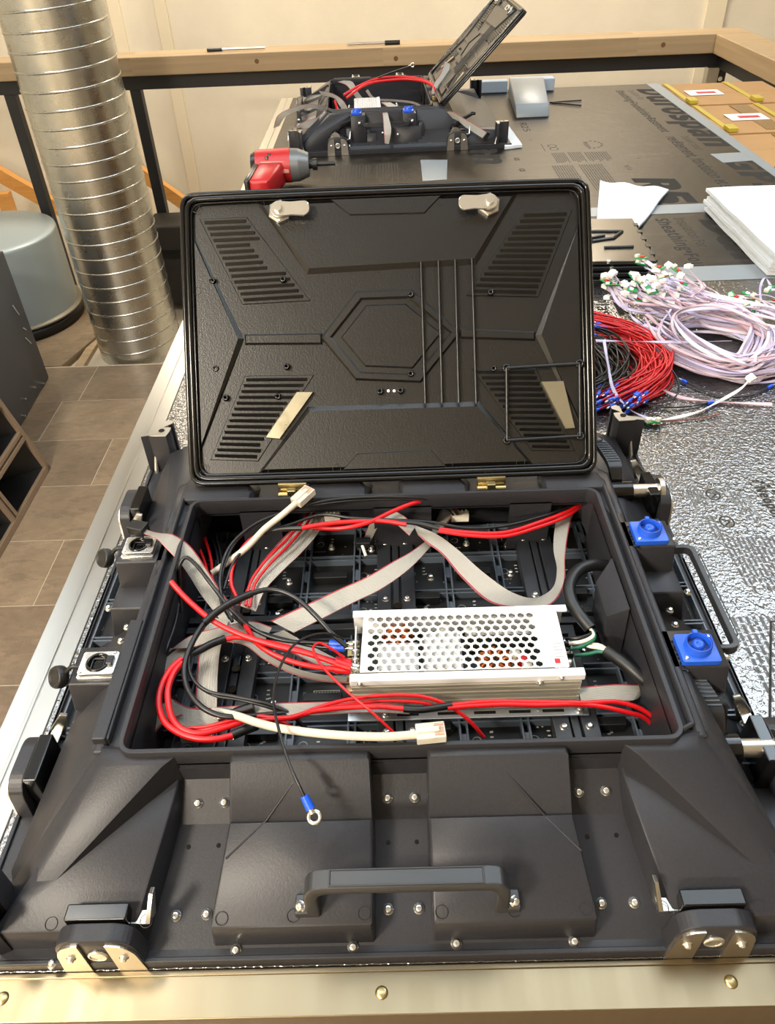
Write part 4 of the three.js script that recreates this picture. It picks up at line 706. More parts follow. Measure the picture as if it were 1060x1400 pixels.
  const gw = [[693, 503], [793, 497], [794, 596], [694, 602]].map(([u, v]) => { const p = lp(u, v); p.z = -0.0008; return p; });
  const guard = part('wire_guard', gw.map((p, i) => bar(p, gw[(i + 1) % 4], 0.0014, 8)), M.plasticBlack, LID, 'black rectangular wire guard');
  for (const p of gw) part('eyelet', place(new THREE.TorusGeometry(0.0026, 0.0011, 8, 16), p), M.gloss, LID);
  for (const [u, v] of [[289, 382], [386, 380], [391, 500], [379, 541], [307, 543], [294, 503], [562, 401], [672, 398], [562, 510], [676, 503], [520, 534], [548, 533]]) { const p = lp(u, v); const g = lathe([[0.0011, 0.003], [0.0013, 0.004], [0.0026, 0.004], [0.003, 0.0]], 16); g.rotateX(Math.PI / 2); part('boss', place(g, V(p.x, p.y, -0.0066)), M.gloss, LID); }
  for (const [u, v] of [[531, 533], [539, 533]]) { const p = lp(u, v); part('led', place(cyl(0.0012, 0.001, null, 10).rotateX(Math.PI / 2), V(p.x, p.y, -0.0062)), M.white, LID); }
  for (const [u, v] of [[266, 283], [355, 277], [525, 275], [600, 274], [268, 396], [270, 458], [787, 261], [276, 640], [361, 643], [460, 640], [539, 637], [614, 634], [713, 632], [796, 626]]) { const p = lp(u, v); part('mould_mark', place(new THREE.TorusGeometry(0.0034, 0.00022, 5, 18), V(p.x, p.y, v > 270 && v < 620 && u > 300 ? hi : hi)), M.lid, LID); }
  // silver plates
  const film = std(0x9c9682, 0.35, 0.85, { roughnessMap: tex(256, 256, (x, y) => { const v = 0.6 + 0.8 * nB[y * 256 + x]; return [v, v, v]; }, false, 14) });
  for (const q of [[[405, 535], [428, 535], [382, 600], [362, 598]], [[741, 521], [772, 520], [788, 585], [775, 586]]]) part('silver_plate', slab(q.map(([u, v]) => { const p = lp(u, v); return [p.x, p.y]; }).reverse(), p0, -0.0024, 0.0005), film, LID, 'silver metal plate');
  // cam locks
  for (const [u, v, s] of [[382, 289, 1], [669, 279, -1]]) {
    const p = lp(u, v), g = new THREE.Group(); p.z = hi; g.position.copy(p); LID.add(g); g.name = 'cam_lock'; g.userData.label = 'shiny steel cam lock';
    const hex = (r, z0, z1, b) => { const P = []; for (let i = 0; i < 6; i++) P.push([r * Math.cos(i * Math.PI / 3 + 0.4), r * Math.sin(i * Math.PI / 3 + 0.4)]); return slab(P, z0, z1, b); };
    part('nut', hex(0.0098, 0, 0.0045, 0.0008), M.chrome, g); part('washer', cyl(0.0075, 0.0012, null, 24).rotateX(Math.PI / 2).translate(0, 0, 0.005), M.steel, g); part('spindle', [cyl(0.0055, 0.004, null, 20).rotateX(Math.PI / 2).translate(0, 0, 0.007), cyl(0.0034, 0.004, null, 6).rotateX(Math.PI / 2).translate(0, 0.0, 0.0115)], M.chrome, g);
    const cam = new THREE.Shape(); cam.moveTo(0, -0.006); cam.lineTo(s * 0.012, -0.0048); cam.lineTo(s * 0.021, -0.0055); cam.quadraticCurveTo(s * 0.0255, -0.004, s * 0.0255, 0); cam.quadraticCurveTo(s * 0.0255, 0.006, s * 0.021, 0.006); cam.lineTo(s * 0.01, 0.0052); cam.lineTo(0, 0.006); cam.absarc(0, 0, 0.006, Math.PI / 2, Math.PI * 1.5, s > 0 ? false : true);
    const cg = new THREE.ExtrudeGeometry(cam, { depth: 0.002, bevelEnabled: true, bevelSize: 0.0004, bevelThickness: 0.0004, bevelSegments: 1, curveSegments: 8 }); cg.translate(0, 0, 0.0075); cg.rotateZ(s * -0.02); part('cam', cg, M.chrome, g);
  }
}

// ---------------------------------------------------------------- LED modules seen through the opening
const MX = i => -0.241 + 0.1205 * i, MZ = j => -0.107 + 0.1245 * j;
const silk = canvasTex(512, 512, (g, w, h) => {
  g.fillStyle = '#0d0e0e'; g.fillRect(0, 0, w, h); g.strokeStyle = g.fillStyle = '#9a9c98'; g.lineWidth = 2; g.font = '20px sans-serif';
  for (const [x, y] of [[60, 60], [230, 60], [400, 60], [60, 230], [400, 230], [60, 400], [230, 400], [400, 400]]) { for (let i = 0; i < 5; i++) g.fillRect(x - 30 + i * 11, y + 38, 7, 4); for (let i = 0; i < 3; i++) g.fillRect(x + 40, y - 30 + i * 16, 10, 5); g.beginPath(); g.arc(x, y, 13, 0, 7); g.stroke(); }
  for (const [x, y] of [[250, 210], [90, 330], [330, 470]]) { g.strokeRect(x, y, 80, 24); for (let i = 0; i < 8; i++) { g.fillRect(x + 6 + i * 9, y + 5, 5, 4); g.fillRect(x + 6 + i * 9, y + 14, 5, 4); } }
  g.fillText('P', 215, 228); g.fillText('P', 60, 345); for (let i = 0; i < 60; i++) g.fillRect(rnd() * w, rnd() * h, 2 + rnd() * 8, 2 + rnd() * 3);
});
M.pcbSilk = std(0xffffff, 0.42, 0, { map: silk });
const modWhere = ['beside the signal sockets', 'left of the middle rail', 'right of the middle rail', 'beside the power sockets'];
let mod0 = null; const mods = [];
for (let j = 0; j < 2; j++) for (let i = 0; i < 4; i++) {
  const label = `black LED module back ${modWhere[i]}, ${j ? 'in the row under the power supply' : 'in the row next to the hinges'}`;
  if (mod0) { const c = mod0.clone(); c.name = numbered('led_module'); c.userData = { ...mod0.userData, label }; c.position.set(MX(i), 0, MZ(j)); scene.add(c); mods.push(c); continue; }
  const t = thing('led_module', label, 'module', 'LED modules in the open cabinet', V(MX(i), 0, MZ(j))); mod0 = t; mods.push(t);
  const w = 0.1195, d = 0.1235;
  const pl = keep(new THREE.PlaneGeometry(w, d).rotateX(-Math.PI / 2).translate(w / 2, 0.0085, d / 2));
  part('circuit_board', pl, M.pcbSilk, t); part('face', bx(0, w, 0.0005, 0.0083, 0, d, 0.0005), M.pcb, t);
  const ribs = []; for (const x of [0.0005, 0.0415, 0.0465, 0.0845, 0.0895, w - 0.0018]) ribs.push(bx(x, x + 0.0013, 0.0083, 0.0150, 0, d, 0)); 
  for (const z of [0.0005, 0.0365, 0.0415, 0.0805, 0.0845, d - 0.0018]) ribs.push(bx(0, w, 0.0083, 0.0146, z, z + 0.0013, 0));
  ribs.forEach(r => part('rib', r, M.rib, t));
  for (const x of [0.0435, 0.0865]) for (const z of [0.02, 0.06, 0.1]) part('bridge', bx(x - 0.002, x + 0.003, 0.0083, 0.0138, z - 0.006, z + 0.006, 0.0003), M.rib, t);
  for (const [x, z] of [[0.022, 0.022], [0.064, 0.02], [0.1, 0.024], [0.03, 0.062], [0.098, 0.06], [0.024, 0.1], [0.066, 0.102], [0.1, 0.1]]) part('terminal_stud', lathe([[0, 0.0046], [0.0018, 0.0044], [0.0022, 0.0036], [0.0014, 0.003], [0.0014, 0.0015], [0.003, 0.0012], [0.0032, 0]], 12).translate(x, 0.0085, z), M.chrome, t);
  part('pin_header', bx(0.052, 0.08, 0.0085, 0.0165, 0.058, 0.065, 0.0006), M.plasticBlack, t); part('pin_header', bx(0.01, 0.036, 0.0085, 0.0165, 0.085, 0.092, 0.0006), M.plasticBlack, t);
}
// ---------------------------------------------------------------- power supply
let psu;
{
  const t = thing('power_supply', 'silver perforated power supply in the open cabinet', 'power supply', null, V(-0.031, 0.0225, 0.0395)); psu = t;
  const W = 0.1525, D = 0.058, H = 0.0355;
  const fin = canvasTex(64, 64, (g) => { g.fillStyle = '#cfcabb'; g.fillRect(0, 0, 64, 64); });
  // perforated cover
  const sh = new THREE.Shape([[0.008, 0.0015], [0.137, 0.0015], [0.137, D - 0.006], [0.006, D - 0.006]].map(p => new THREE.Vector2(p[0], -p[1])));
  const r = 0.00272, px = 0.0063, py = 0.00546;
  for (let j = 0; j < 9; j++) for (let i = 0; i < 20; i++) { const x = 0.0135 + i * px + (j % 2 ? px / 2 : 0), z = 0.0055 + j * py; if (x > 0.129) continue; const h = []; for (let k = 0; k < 6; k++) h.push(new THREE.Vector2(x + r * Math.sin(k * Math.PI / 3), -(z + r * Math.cos(k * Math.PI / 3)))); sh.holes.push(new THREE.Path(h)); }
  const cg = new THREE.ExtrudeGeometry(sh, { depth: 0.0009, bevelEnabled: false }); cg.rotateX(-Math.PI / 2); cg.translate(0, H, 0); part('perforated_cover', cg, M.psu, t, 'silver cover with hexagon holes');
  part('label_panel', bx(0.137, 0.1465, H - 0.0006, H + 0.0009, 0.0015, D - 0.006, 0.0002), M.white, t, 'white rating label');
  part('label_print', [0, 1, 2, 3, 4].map(k => bx(0.1385, 0.1445 - (k % 2) * 0.001, H + 0.0009, H + 0.00105, 0.032 + k * 0.0028, 0.033 + k * 0.0028, 0)), std(0x9a9a98, 0.7), t); part('label_mark', bx(0.1375, 0.1412, H + 0.0009, H + 0.0011, 0.0455, 0.0495, 0), M.red, t, 'red label mark');
  part('front_flange', [bx(-0.001, W + 0.004, H - 0.0062, H - 0.0005, D - 0.006, D + 0.0005, 0.0008)], M.psu, t);
  part('back_flange', [bx(0.0, W + 0.002, H - 0.001, H + 0.0006, -0.004, 0.002, 0.0004), bx(0, W, 0.012, H - 0.001, -0.004, -0.003, 0.0002)], M.psu, t);
  for (let k = 0; k < 5; k++) part('heat_sink_fin', bx(0.0, W + 0.002, 0.0088 + k * 0.0042, 0.012 + k * 0.0042, D - 0.004, D + 0.001 - (k % 2) * 0.0006, 0.0004), std(0xcfc9b8, 0.4, 0.7), t);
  part('mounting_bracket', [bx(-0.004, W + 0.008, 0.0016, 0.0086, D - 0.004, D + 0.0015, 0.0005), bx(-0.004, W + 0.009, 0.0, 0.0016, D, D + 0.0085, 0.0004), bx(-0.004, W + 0.008, 0, 0.0016, -0.006, D, 0.0003)], M.zinc, t);
  for (const x of [0.03, 0.058, 0.083, 0.107, 0.13]) part('slot', bx(x, x + 0.015, 0.0012, 0.0019, D + 0.0032, D + 0.0056, 0.0003), M.gloss, t);
  part('side_wall', [bx(0.001, 0.002, 0.0016, H - 0.012, 0, D - 0.004, 0), bx(W - 0.006, W - 0.005, 0.0016, H - 0.008, 0, D - 0.004, 0)], M.psu, t);
  part('circuit_board', bx(0.003, W - 0.007, 0.010, 0.0116, 0, D - 0.005, 0.0002), std(0x16221d, 0.5), t);
  // inside
  part('transformer', bx(0.018, 0.046, 0.0116, 0.0325, 0.024, 0.048, 0.001), M.lightGrey, t); part('transformer', bx(0.05, 0.076, 0.0116, 0.0335, 0.017, 0.048, 0.001), M.lightGrey, t);
  const coil = (x, z, R) => { for (let k = 0; k < 12; k++) { const a = k / 12 * Math.PI * 2; const g = new THREE.TorusGeometry(0.0034, 0.0012, 6, 10); g.rotateY(-a); g.translate(x + R * Math.cos(a), 0.026, z + R * Math.sin(a)); part('coil_winding', g, M.copper, t, 'copper winding'); } };
  coil(0.099, 0.038, 0.008); coil(0.032, 0.013, 0.007);
  for (const [x, z, rr_] of [[0.113, 0.034, 0.004], [0.12, 0.044, 0.0034], [0.085, 0.012, 0.0045], [0.066, 0.009, 0.0036]]) part('capacitor', cyl(rr_, 0.018, V(x, 0.0205, z), 14), M.beige, t); part('varistor', cyl(0.0034, 0.014, V(0.118, 0.022, 0.037), 12), M.red, t);
  part('heat_sink', bx(0.082, 0.13, 0.0116, 0.03, 0.014, 0.0175, 0.0004), M.steel, t);
  // terminals
  for (let k = 0; k < 6; k++) { const z = 0.012 + k * 0.0078; part('terminal_screw', lathe([[0, 0.003], [0.0022, 0.003], [0.0026, 0.001], [0.003, 0]], 12).translate(0.001, 0.018, z), M.chrome, t); part('terminal_tab', bx(-0.0045, 0.004, 0.0165, 0.018, z - 0.003, z + 0.003, 0.0003), M.brass, t); }
  for (let k = 0; k < 3; k++) { const z = 0.016 + k * 0.0095; part('terminal_screw', lathe([[0, 0.003], [0.0022, 0.003], [0.0026, 0.001], [0.003, 0]], 12).translate(W - 0.001, 0.018, z), M.chrome, t); part('terminal_divider', bx(W - 0.005, W + 0.003, 0.0116, 0.0225, z - 0.0055, z - 0.0045, 0.0003), M.plasticBlack, t); }
  part('terminal_block', [bx(-0.003, 0.006, 0.0116, 0.0165, 0.006, 0.056, 0.0004), bx(W - 0.006, W + 0.003, 0.0116, 0.017, 0.008, 0.044, 0.0004)], M.plasticBlack, t);
  screw(V(0.006, H - 0.0035, D + 0.0005), V(0, 0, 1), t, 0.5); screw(V(W - 0.012, H - 0.003, D + 0.0005), V(0, 0, 1), t, 0.5); screw(V(W - 0.026, H - 0.007, D + 0.0008), V(0, 0, 1), t, 0.6); screw(V(0.022, 0.0016, D + 0.004), V(0, 1, 0), t, 0.65); screw(V(0.128, 0.006, D + 0.0014), V(0, 0, 1), t, 0.5); screw(V(W + 0.003, 0.0016, D + 0.005), V(0, 1, 0), t, 0.75);
}
// ---------------------------------------------------------------- flat ribbon cables
function ribbonTex(base, edge) { return tex(64, 8, (x, y) => { const k = x % 4, v = k === 0 ? 0.8 : k === 2 ? 1 : 0.95; return x < 4 ? edge : base.map(c => c * v); }, true); }
const ribBump = tex(64, 8, (x, y) => 0.5 + 0.5 * Math.cos((x % 4 - 1.5) / 4 * Math.PI * 2), false);
M.ribbon = std(0xffffff, 0.55, 0, { map: ribbonTex([0.73, 0.715, 0.68], [0.68, 0.2, 0.24]), bumpMap: ribBump, bumpScale: 0.0007, side: THREE.DoubleSide });
function ribbonGeo(A, B, th = 0.0009, n) {
  const ca = new THREE.CatmullRomCurve3(A, false, 'centripetal'), cb = new THREE.CatmullRomCurve3(B, false, 'centripetal'); n = n || A.length * 8; const pos = [], uv = [], idx = [];
  let L = 0, pm = null;
  for (let i = 0; i <= n; i++) {
    const a = ca.getPoint(i / n), b = cb.getPoint(i / n), m = a.clone().add(b).multiplyScalar(0.5); const t = ca.getTangent(i / n).add(cb.getTangent(i / n)).normalize(), nn = b.clone().sub(a).cross(t).normalize().multiplyScalar(th / 2); if (nn.y < 0) nn.negate();
    if (pm) L += m.distanceTo(pm); pm = m; const v = L * 50;
    for (const [p, s, u] of [[a, 1, 0], [b, 1, 1], [b, -1, 1], [a, -1, 0]]) { const q = p.clone().addScaledVector(nn, s); pos.push(q.x, q.y, q.z); uv.push(u, v); }
  }
  for (let i = 0; i < n; i++) for (let k = 0; k < 4; k++) { const a = i * 4 + k, b = i * 4 + (k + 1) % 4; idx.push(a, b, a + 4, b, b + 4, a + 4); }
  const g = new THREE.BufferGeometry(); g.setAttribute('position', new THREE.Float32BufferAttribute(pos, 3)); g.setAttribute('uv', new THREE.Float32BufferAttribute(uv, 2)); g.setIndex(idx);
  return keep(toCreasedNormals(g, 0.8));
}
const RB = (st) => [st.map(s => onY(s[0], s[1], s[4])), st.map(s => onY(s[2], s[3], s[5] ?? s[4]))];
function idc(p, q, parent, d = 0.006) { // black plug on a ribbon end
  const c = p.clone().add(q).multiplyScalar(0.5), x = q.clone().sub(p), w = x.length(); x.normalize(); const y = V(0, 1, 0), z = x.clone().cross(y).normalize(); const g = bx(-w / 2 - 0.002, w / 2 + 0.002, -0.004, 0.004, -d / 2, d / 2, 0.0008); g.applyMatrix4(new THREE.Matrix4().makeBasis(x, z.clone().cross(x), z).setPosition(c)); return part('plug', g, M.plasticBlack, parent, 'black ribbon plug');
}
const ribbons = [
  ['grey ribbon cable running over the rim from the black plug near the signal socket', [[192, 719, 186, 726, .086], [205, 726, 201, 731, .085], [218, 729, 214, 736, .083], [236, 731, 226, 748, .08], [258, 745, 243, 766, .072], [284, 780, 259, 788, .06], [301, 806, 274, 812, .05], [325, 838, 300, 846, .04], [345, 870, 318, 880, .034]], 's'],
  ['wide grey ribbon cable dropping from the hinge side to the wire bundle', [[425, 688, 447, 690, .028], [412, 712, 438, 724, .036], [385, 738, 413, 755, .042], [358, 770, 385, 782, .046], [340, 800, 362, 808, .046], [328, 828, 350, 836, .04]]],
  ['long grey ribbon cable slanting from the wire bundle to the middle rail', [[585, 738, 590, 746, .05], [560, 756, 574, 764, .052], [538, 768, 556, 781, .052], [500, 790, 520, 806, .05], [464, 806, 485, 823, .047], [415, 829, 440, 846, .044], [371, 849, 402, 865, .04]]],
  ['grey ribbon cable sagging above the power supply and rising to the hinge side', [[572, 731, 566, 718, .058], [584, 742, 597, 731, .056], [604, 757, 626, 752, .054], [632, 790, 661, 783, .048], [672, 824, 700, 810, .04], [718, 830, 730, 818, .036], [752, 827, 756, 804, .036], [771, 800, 762, 778, .040], [773, 760, 757, 752, .045], [780, 715, 761, 710, .045], [794, 684, 772, 684, .032]]],
  ['short grey ribbon cable curling under the red wires by the hinge side', [[497, 738, 506, 742, .03], [508, 712, 520, 716, .045], [528, 696, 532, 711, .058], [550, 704, 544, 718, .06], [568, 720, 560, 732, .058]]],
  ['short grey ribbon cable beside the white plug at the hinge wall', [[631, 682, 606, 688, .028], [621, 702, 600, 704, .036], [602, 728, 588, 732, .042]]],
  ['grey ribbon cable running straight down under the black loop', [[283, 842, 312, 850, .04], [274, 880, 302, 884, .042], [270, 915, 298, 918, .042], [268, 950, 297, 950, .04], [266, 990, 296, 990, .03]]],
  ['folded grey ribbon end pointing at the signal socket rib', [[231, 891, 233, 887, .05], [260, 870, 256, 886, .05], [300, 858, 296, 876, .05], [345, 850, 338, 868, .046], [372, 858, 362, 876, .042]]],
  ['grey ribbon cable along the front wall under the red wires', [[226, 950, 228, 986, .03], [262, 968, 250, 998, .036], [310, 966, 312, 987, .045], [370, 962, 372, 983, .05], [430, 960, 432, 978, .05], [500, 958, 502, 974, .042], [560, 960, 560, 976, .03]]],
  ['grey ribbon cable leaving the power supply toward the power sockets', [[790, 940, 796, 963, .034], [840, 936, 845, 959, .036], [880, 935, 868, 957, .034], [900, 920, 880, 945, .028]]],
  ['short grey ribbon cable under the thick black cable', [[866, 889, 908, 886, .03], [880, 915, 914, 910, .028], [893, 940, 918, 932, .022]]],
  ['narrow grey ribbon cable along the signal side wall', [[204, 958, 197, 938, .03], [224, 930, 212, 916, .04], [243, 908, 232, 896, .045], [266, 888, 260, 876, .046]]],
  ['short grey ribbon cable in the corner by the signal side', [[206, 1008, 196, 986, .028], [226, 988, 210, 970, .034], [250, 978, 236, 956, .038]]],
  ['short grey ribbon cable under the red wires beside the power supply', [[365, 870, 388, 862, .034], [395, 890, 416, 878, .036], [428, 908, 446, 894, .034], [462, 922, 474, 908, .032]]],
  ['narrow pale ribbon strip curving below the red wires to the supply', [[300, 876, 302, 871, .044], [335, 882, 338, 876, .046], [362, 902, 367, 896, .044], [400, 921, 404, 914, .042], [440, 931, 442, 923, .04], [480, 934, 480, 926, .04]]],
];
for (const [label, st, k] of ribbons) { const [A, B] = RB(st); const t = thing('ribbon_cable', label, 'cable', 'grey ribbon cables in the open cabinet'); part('ribbon', ribbonGeo(A, B), M.ribbon, t, 'ribbed flat cable with red edge'); if (k === 's') idc(A[0], B[0], t, 0.014); }
// ---------------------------------------------------------------- single wires
const W3 = (a) => a.map(p => onY(p[0], p[1], p[2]));
function wire(label, path, r, mat, opt = {}) {
  const pts = W3(path); const t = thing(opt.name || 'wire', label, 'wire', opt.group || 'loose wires in the open cabinet');
  part('insulation', tube(pts, r, pts.length * 9, 8), mat, t);
  (opt.sleeves || []).forEach(s => part('sleeve', tube(W3(s), r * 1.45, 16, 8), M.black, t, 'black heat shrink sleeve'));
  if (opt.tail) part('second_insulation', tube(W3(opt.tail), r, opt.tail.length * 8, 8), M[opt.tailMat || 'black'], t, 'differently coloured wire half');
  if (opt.fork) { const e = pts[pts.length - 1], d = e.clone().sub(pts[pts.length - 2]).normalize(); part('terminal_sleeve', bar(e.clone().addScaledVector(d, -0.008), e.clone().addScaledVector(d, 0.003), r * 1.7, 10, r * 1.9), opt.fork, t, 'crimp terminal sleeve'); part('terminal_fork', bar(e.clone().addScaledVector(d, 0.003), e.clone().addScaledVector(d, 0.009), 0.0012, 6), M.chrome, t); }
  return t;
}
function jst(u, v, y, s, label) { const p = onY(u, v, y); const t = thing('wire_plug', label, 'plug', 'white wire plugs in the open cabinet', p); const n = 4; part('housing', bx(-0.0078 * s, 0.0078 * s, -0.004, 0.004, -0.003, 0.003, 0.0005), M.cream, t); for (let i = 0; i < n; i++) part('pin_slot', bx((-0.0062 + i * 0.0036) * s, (-0.0046 + i * 0.0036) * s, 0.0038, 0.0058, -0.0026, -0.0016, 0.0002), M.cream, t); return t; }
wire('thick red wire ending free over the rim by the signal side, running to the supply', [[234, 795, .078], [245, 808, .074], [262, 825, .07], [290, 848, .066], [325, 866, .063], [370, 881, .06], [420, 893, .057], [458, 906, .054], [474, 911, .052]], .0021, M.red, { fork: M.red });
wire('thick red wire with black sleeve curving out of the wire bundle to the supply', [[334, 850, .05], [340, 862, .055], [352, 880, .056], [375, 895, .055], [405, 906, .053], [440, 913, .051], [474, 915, .05]], .0019, M.red, { fork: M.red, sleeves: [[[322, 838, .05], [330, 847, .051], [335, 853, .052]]] });
wire('thick red wire joined to a black sleeve beside the black loop, running to the supply', [[307, 874, .06], [325, 871, .06], [360, 877, .059], [410, 889, .056], [450, 902, .053], [474, 907, .052]], .0019, M.red, { fork: M.red, sleeves: [[[308, 873, .06], [290, 880, .061], [275, 888, .061], [262, 895, .061]]] });
wire('outer thick red wire of the big loop in the signal side corner', [[249, 901, .061], [236, 912, .061], [222, 935, .06], [217, 960, .058], [224, 985, .057], [243, 1001, .056], [270, 1010, .056], [298, 1010, .056], [320, 1005, .055]], .0021, M.red, { sleeves: [[[318, 1005, .055], [335, 998, .055], [352, 992, .054]]], tail: [[350, 993, .054], [365, 985, .052], [392, 980, .05]] });
wire('inner thick red wire of the big loop in the signal side corner', [[249, 906, .061], [238, 920, .061], [230, 942, .06], [231, 966, .058], [238, 986, .057], [252, 998, .056], [275, 1003, .055], [300, 997, .054], [330, 987, .054]], .0021, M.red);
wire('red wire sweeping along the front wall and up over the supply bracket', [[256, 996, .052], [285, 993, .053], [315, 985, .055], [345, 979, .056], [375, 981, .056], [400, 980, .056], [433, 968, .057], [468, 958, .058], [510, 952, .058], [545, 950, .058], [581, 953, .056], [612, 964, .05], [642, 985, .04], [662, 1008, .03]], .0013, M.red);
wire('red wire under its twin along the front wall, joined to a black sleeve', [[260, 1001, .05], [292, 996, .052], [330, 987, .054], [368, 984, .055], [398, 981, .055], [430, 972, .056], [477, 967, .056], [520, 966, .056], [556, 969, .055]], .0017, M.red, { sleeves: [[[552, 969, .055], [575, 970, .055], [600, 967, .055], [618, 964, .055]]] });
wire('upper red wire of the pair running from sleeve to the power side corner', [[612, 965, .055], [645, 961, .055], [676, 959, .054], [740, 960, .052], [802, 961, .05], [845, 960, .046], [876, 969, .042], [896, 983, .036], [905, 996, .028]], .0016, M.red);
wire('lower red wire of the pair running from sleeve to the power side corner', [[612, 968, .055], [645, 965, .054], [690, 963, .053], [740, 964, .052], [790, 963, .05], [822, 966, .048], [858, 974, .043], [881, 981, .037], [899, 998, .027]], .0016, M.red);
wire('third red wire sliding under the front sleeve toward the corner', [[268, 1003, .048], [300, 990, .05], [340, 982, .052], [380, 986, .05], [398, 994, .045], [405, 1002, .04]], .0015, M.red);
wire('red wire drooping between front ribbon and supply heat sink', [[398, 984, .05], [440, 969, .052], [490, 961, .054], [540, 958, .054], [580, 961, .052], [604, 968, .048]], .0012, M.red);
wire('black loop wire arching from the blue terminals round the signal side', [[474, 884, .054], [455, 867, .06], [430, 840, .067], [402, 816, .071], [372, 806, .073], [345, 811, .073], [310, 826, .071], [281, 850, .069], [260, 885, .067], [252, 915, .065], [258, 945, .063], [278, 968, .061], [305, 979, .059], [340, 979, .057], [390, 975, .05]], .0019, M.black, { sleeves: [[[279, 852, .069], [295, 838, .07], [318, 823, .072], [345, 811, .073]]] });
wire('second black loop wire running inside its twin to the front wall', [[300, 836, .066], [275, 862, .066], [259, 895, .064], [262, 925, .062], [282, 944, .06], [320, 952, .058], [365, 962, .055], [395, 975, .05], [416, 995, .04]], .0012, M.black);
wire('thin black wire beside the second loop to the front wall', [[262, 880, .064], [257, 905, .063], [266, 932, .061], [292, 950, .058], [330, 957, .056], [370, 968, .053], [400, 980, .046], [425, 1000, .036]], .0011, M.black);
wire('black wire bent over the grey ribbon and running to the blue terminals', [[249, 838, .045], [246, 800, .06], [246, 772, .076], [254, 762, .08], [266, 770, .076], [290, 800, .064], [320, 838, .056], [350, 862, .053], [385, 875, .052], [430, 879, .052], [466, 880, .053]], .0015, M.black, { fork: M.blueTerm });
wire('black wire under the ribbon bend leading to the blue terminals', [[318, 842, .05], [340, 858, .05], [370, 869, .05], [405, 878, .05], [440, 885, .05], [466, 886, .052]], .0014, M.black, { fork: M.blueTerm });
wire('black wire arching along the hinge wall to the white plug', [[318, 850, .045], [306, 825, .05], [301, 790, .056], [314, 748, .064], [350, 716, .07], [400, 697, .074], [450, 684, .075], [520, 679, .075], [575, 681, .072], [612, 690, .06], [626, 703, .04]], .0013, M.black);
wire('thin black wire beside the hinge wall arch', [[314, 846, .045], [302, 822, .05], [304, 785, .056], [322, 742, .064], [362, 710, .07], [420, 693, .073], [490, 684, .073], [560, 684, .07], [608, 694, .056], [620, 704, .04]], .0010, M.black);
wire('black wire crossing in front of the hinge wall to the power side plug', [[306, 806, .05], [322, 765, .058], [355, 733, .064], [400, 716, .068], [440, 704, .07], [480, 708, .07], [540, 711, .068], [590, 714, .066], [640, 722, .062], [690, 719, .06], [745, 705, .058], [790, 691, .05], [802, 696, .04]], .0013, M.black, { sleeves: [[[548, 713, .068], [575, 716, .067], [600, 722, .065]]] });
wire('red wire with black sleeve climbing to the hinge wall', [[327, 825, .046], [316, 795, .052], [322, 765, .057], [340, 740, .061], [362, 727, .064]], .0016, M.red, { sleeves: [[[360, 728, .064], [385, 723, .066], [413, 722, .067]]] });
wire('red wire running from the sleeve across the hinge wall', [[412, 722, .067], [440, 717, .068], [480, 713, .068], [520, 712, .068], [556, 717, .067]], .0019, M.red);
wire('upper red wire of the pair swinging to the power side plug', [[600, 723, .064], [640, 728, .062], [690, 728, .06], [735, 715, .058], [775, 700, .054], [796, 690, .048], [804, 698, .036]], .0016, M.red);
wire('lower red wire of the pair swinging to the power side plug', [[600, 726, .064], [640, 732, .061], [690, 733, .059], [735, 721, .057], [775, 706, .053], [794, 694, .047], [800, 700, .036]], .0015, M.red);
wire('red wire crossing diagonally to the middle white plug', [[428, 722, .06], [470, 722, .065], [505, 714, .068], [535, 700, .07], [562, 689, .07], [580, 685, .066]], .0018, M.red);
wire('short red wire dropping into the middle white plug', [[612, 688, .052], [621, 692, .048], [626, 704, .036]], .0013, M.red);
wire('left red wire climbing beside the wide ribbon', [[336, 828, .046], [343, 796, .05], [362, 768, .052], [390, 740, .05], [412, 715, .046], [428, 694, .036]], .0012, M.red);
wire('right red wire climbing beside the wide ribbon', [[341, 830, .046], [349, 798, .05], [368, 772, .052], [396, 744, .05], [418, 718, .046], [434, 694, .036]], .0012, M.red);
wire('left red wire standing in the dark corner by the hinge', [[262, 712, .028], [270, 742, .034], [281, 772, .036], [288, 804, .034]], .0012, M.red);
wire('right red wire standing in the dark corner by the hinge', [[268, 706, .028], [280, 735, .034], [289, 768, .036], [291, 804, .034]], .0013, M.red);
wire('left black wire standing in the dark corner by the hinge', [[277, 704, .028], [289, 730, .034], [298, 765, .036], [300, 806, .034]], .0012, M.black);
wire('right black wire standing in the dark corner by the hinge', [[281, 702, .028], [295, 732, .036], [303, 765, .038], [304, 806, .036]], .0012, M.black);
wire('red wire running down the signal side wall', [[238, 814, .05], [234, 850, .05], [218, 895, .048], [204, 925, .044], [192, 965, .034]], .0012, M.red);
wire('black wire running down the signal side wall', [[246, 812, .05], [240, 850, .05], [224, 896, .048], [208, 930, .044], [197, 970, .034]], .0013, M.black);
wire('thin black ground wire hanging over the front rim', [[470, 874, .056], [452, 867, .064], [428, 868, .07], [402, 882, .076], [382, 915, .08], [374, 955, .083], [382, 1000, .086], [396, 1045, .085], [412, 1080, .08], [418, 1092, .077]], .0009, M.black, { name: 'ground_wire' });
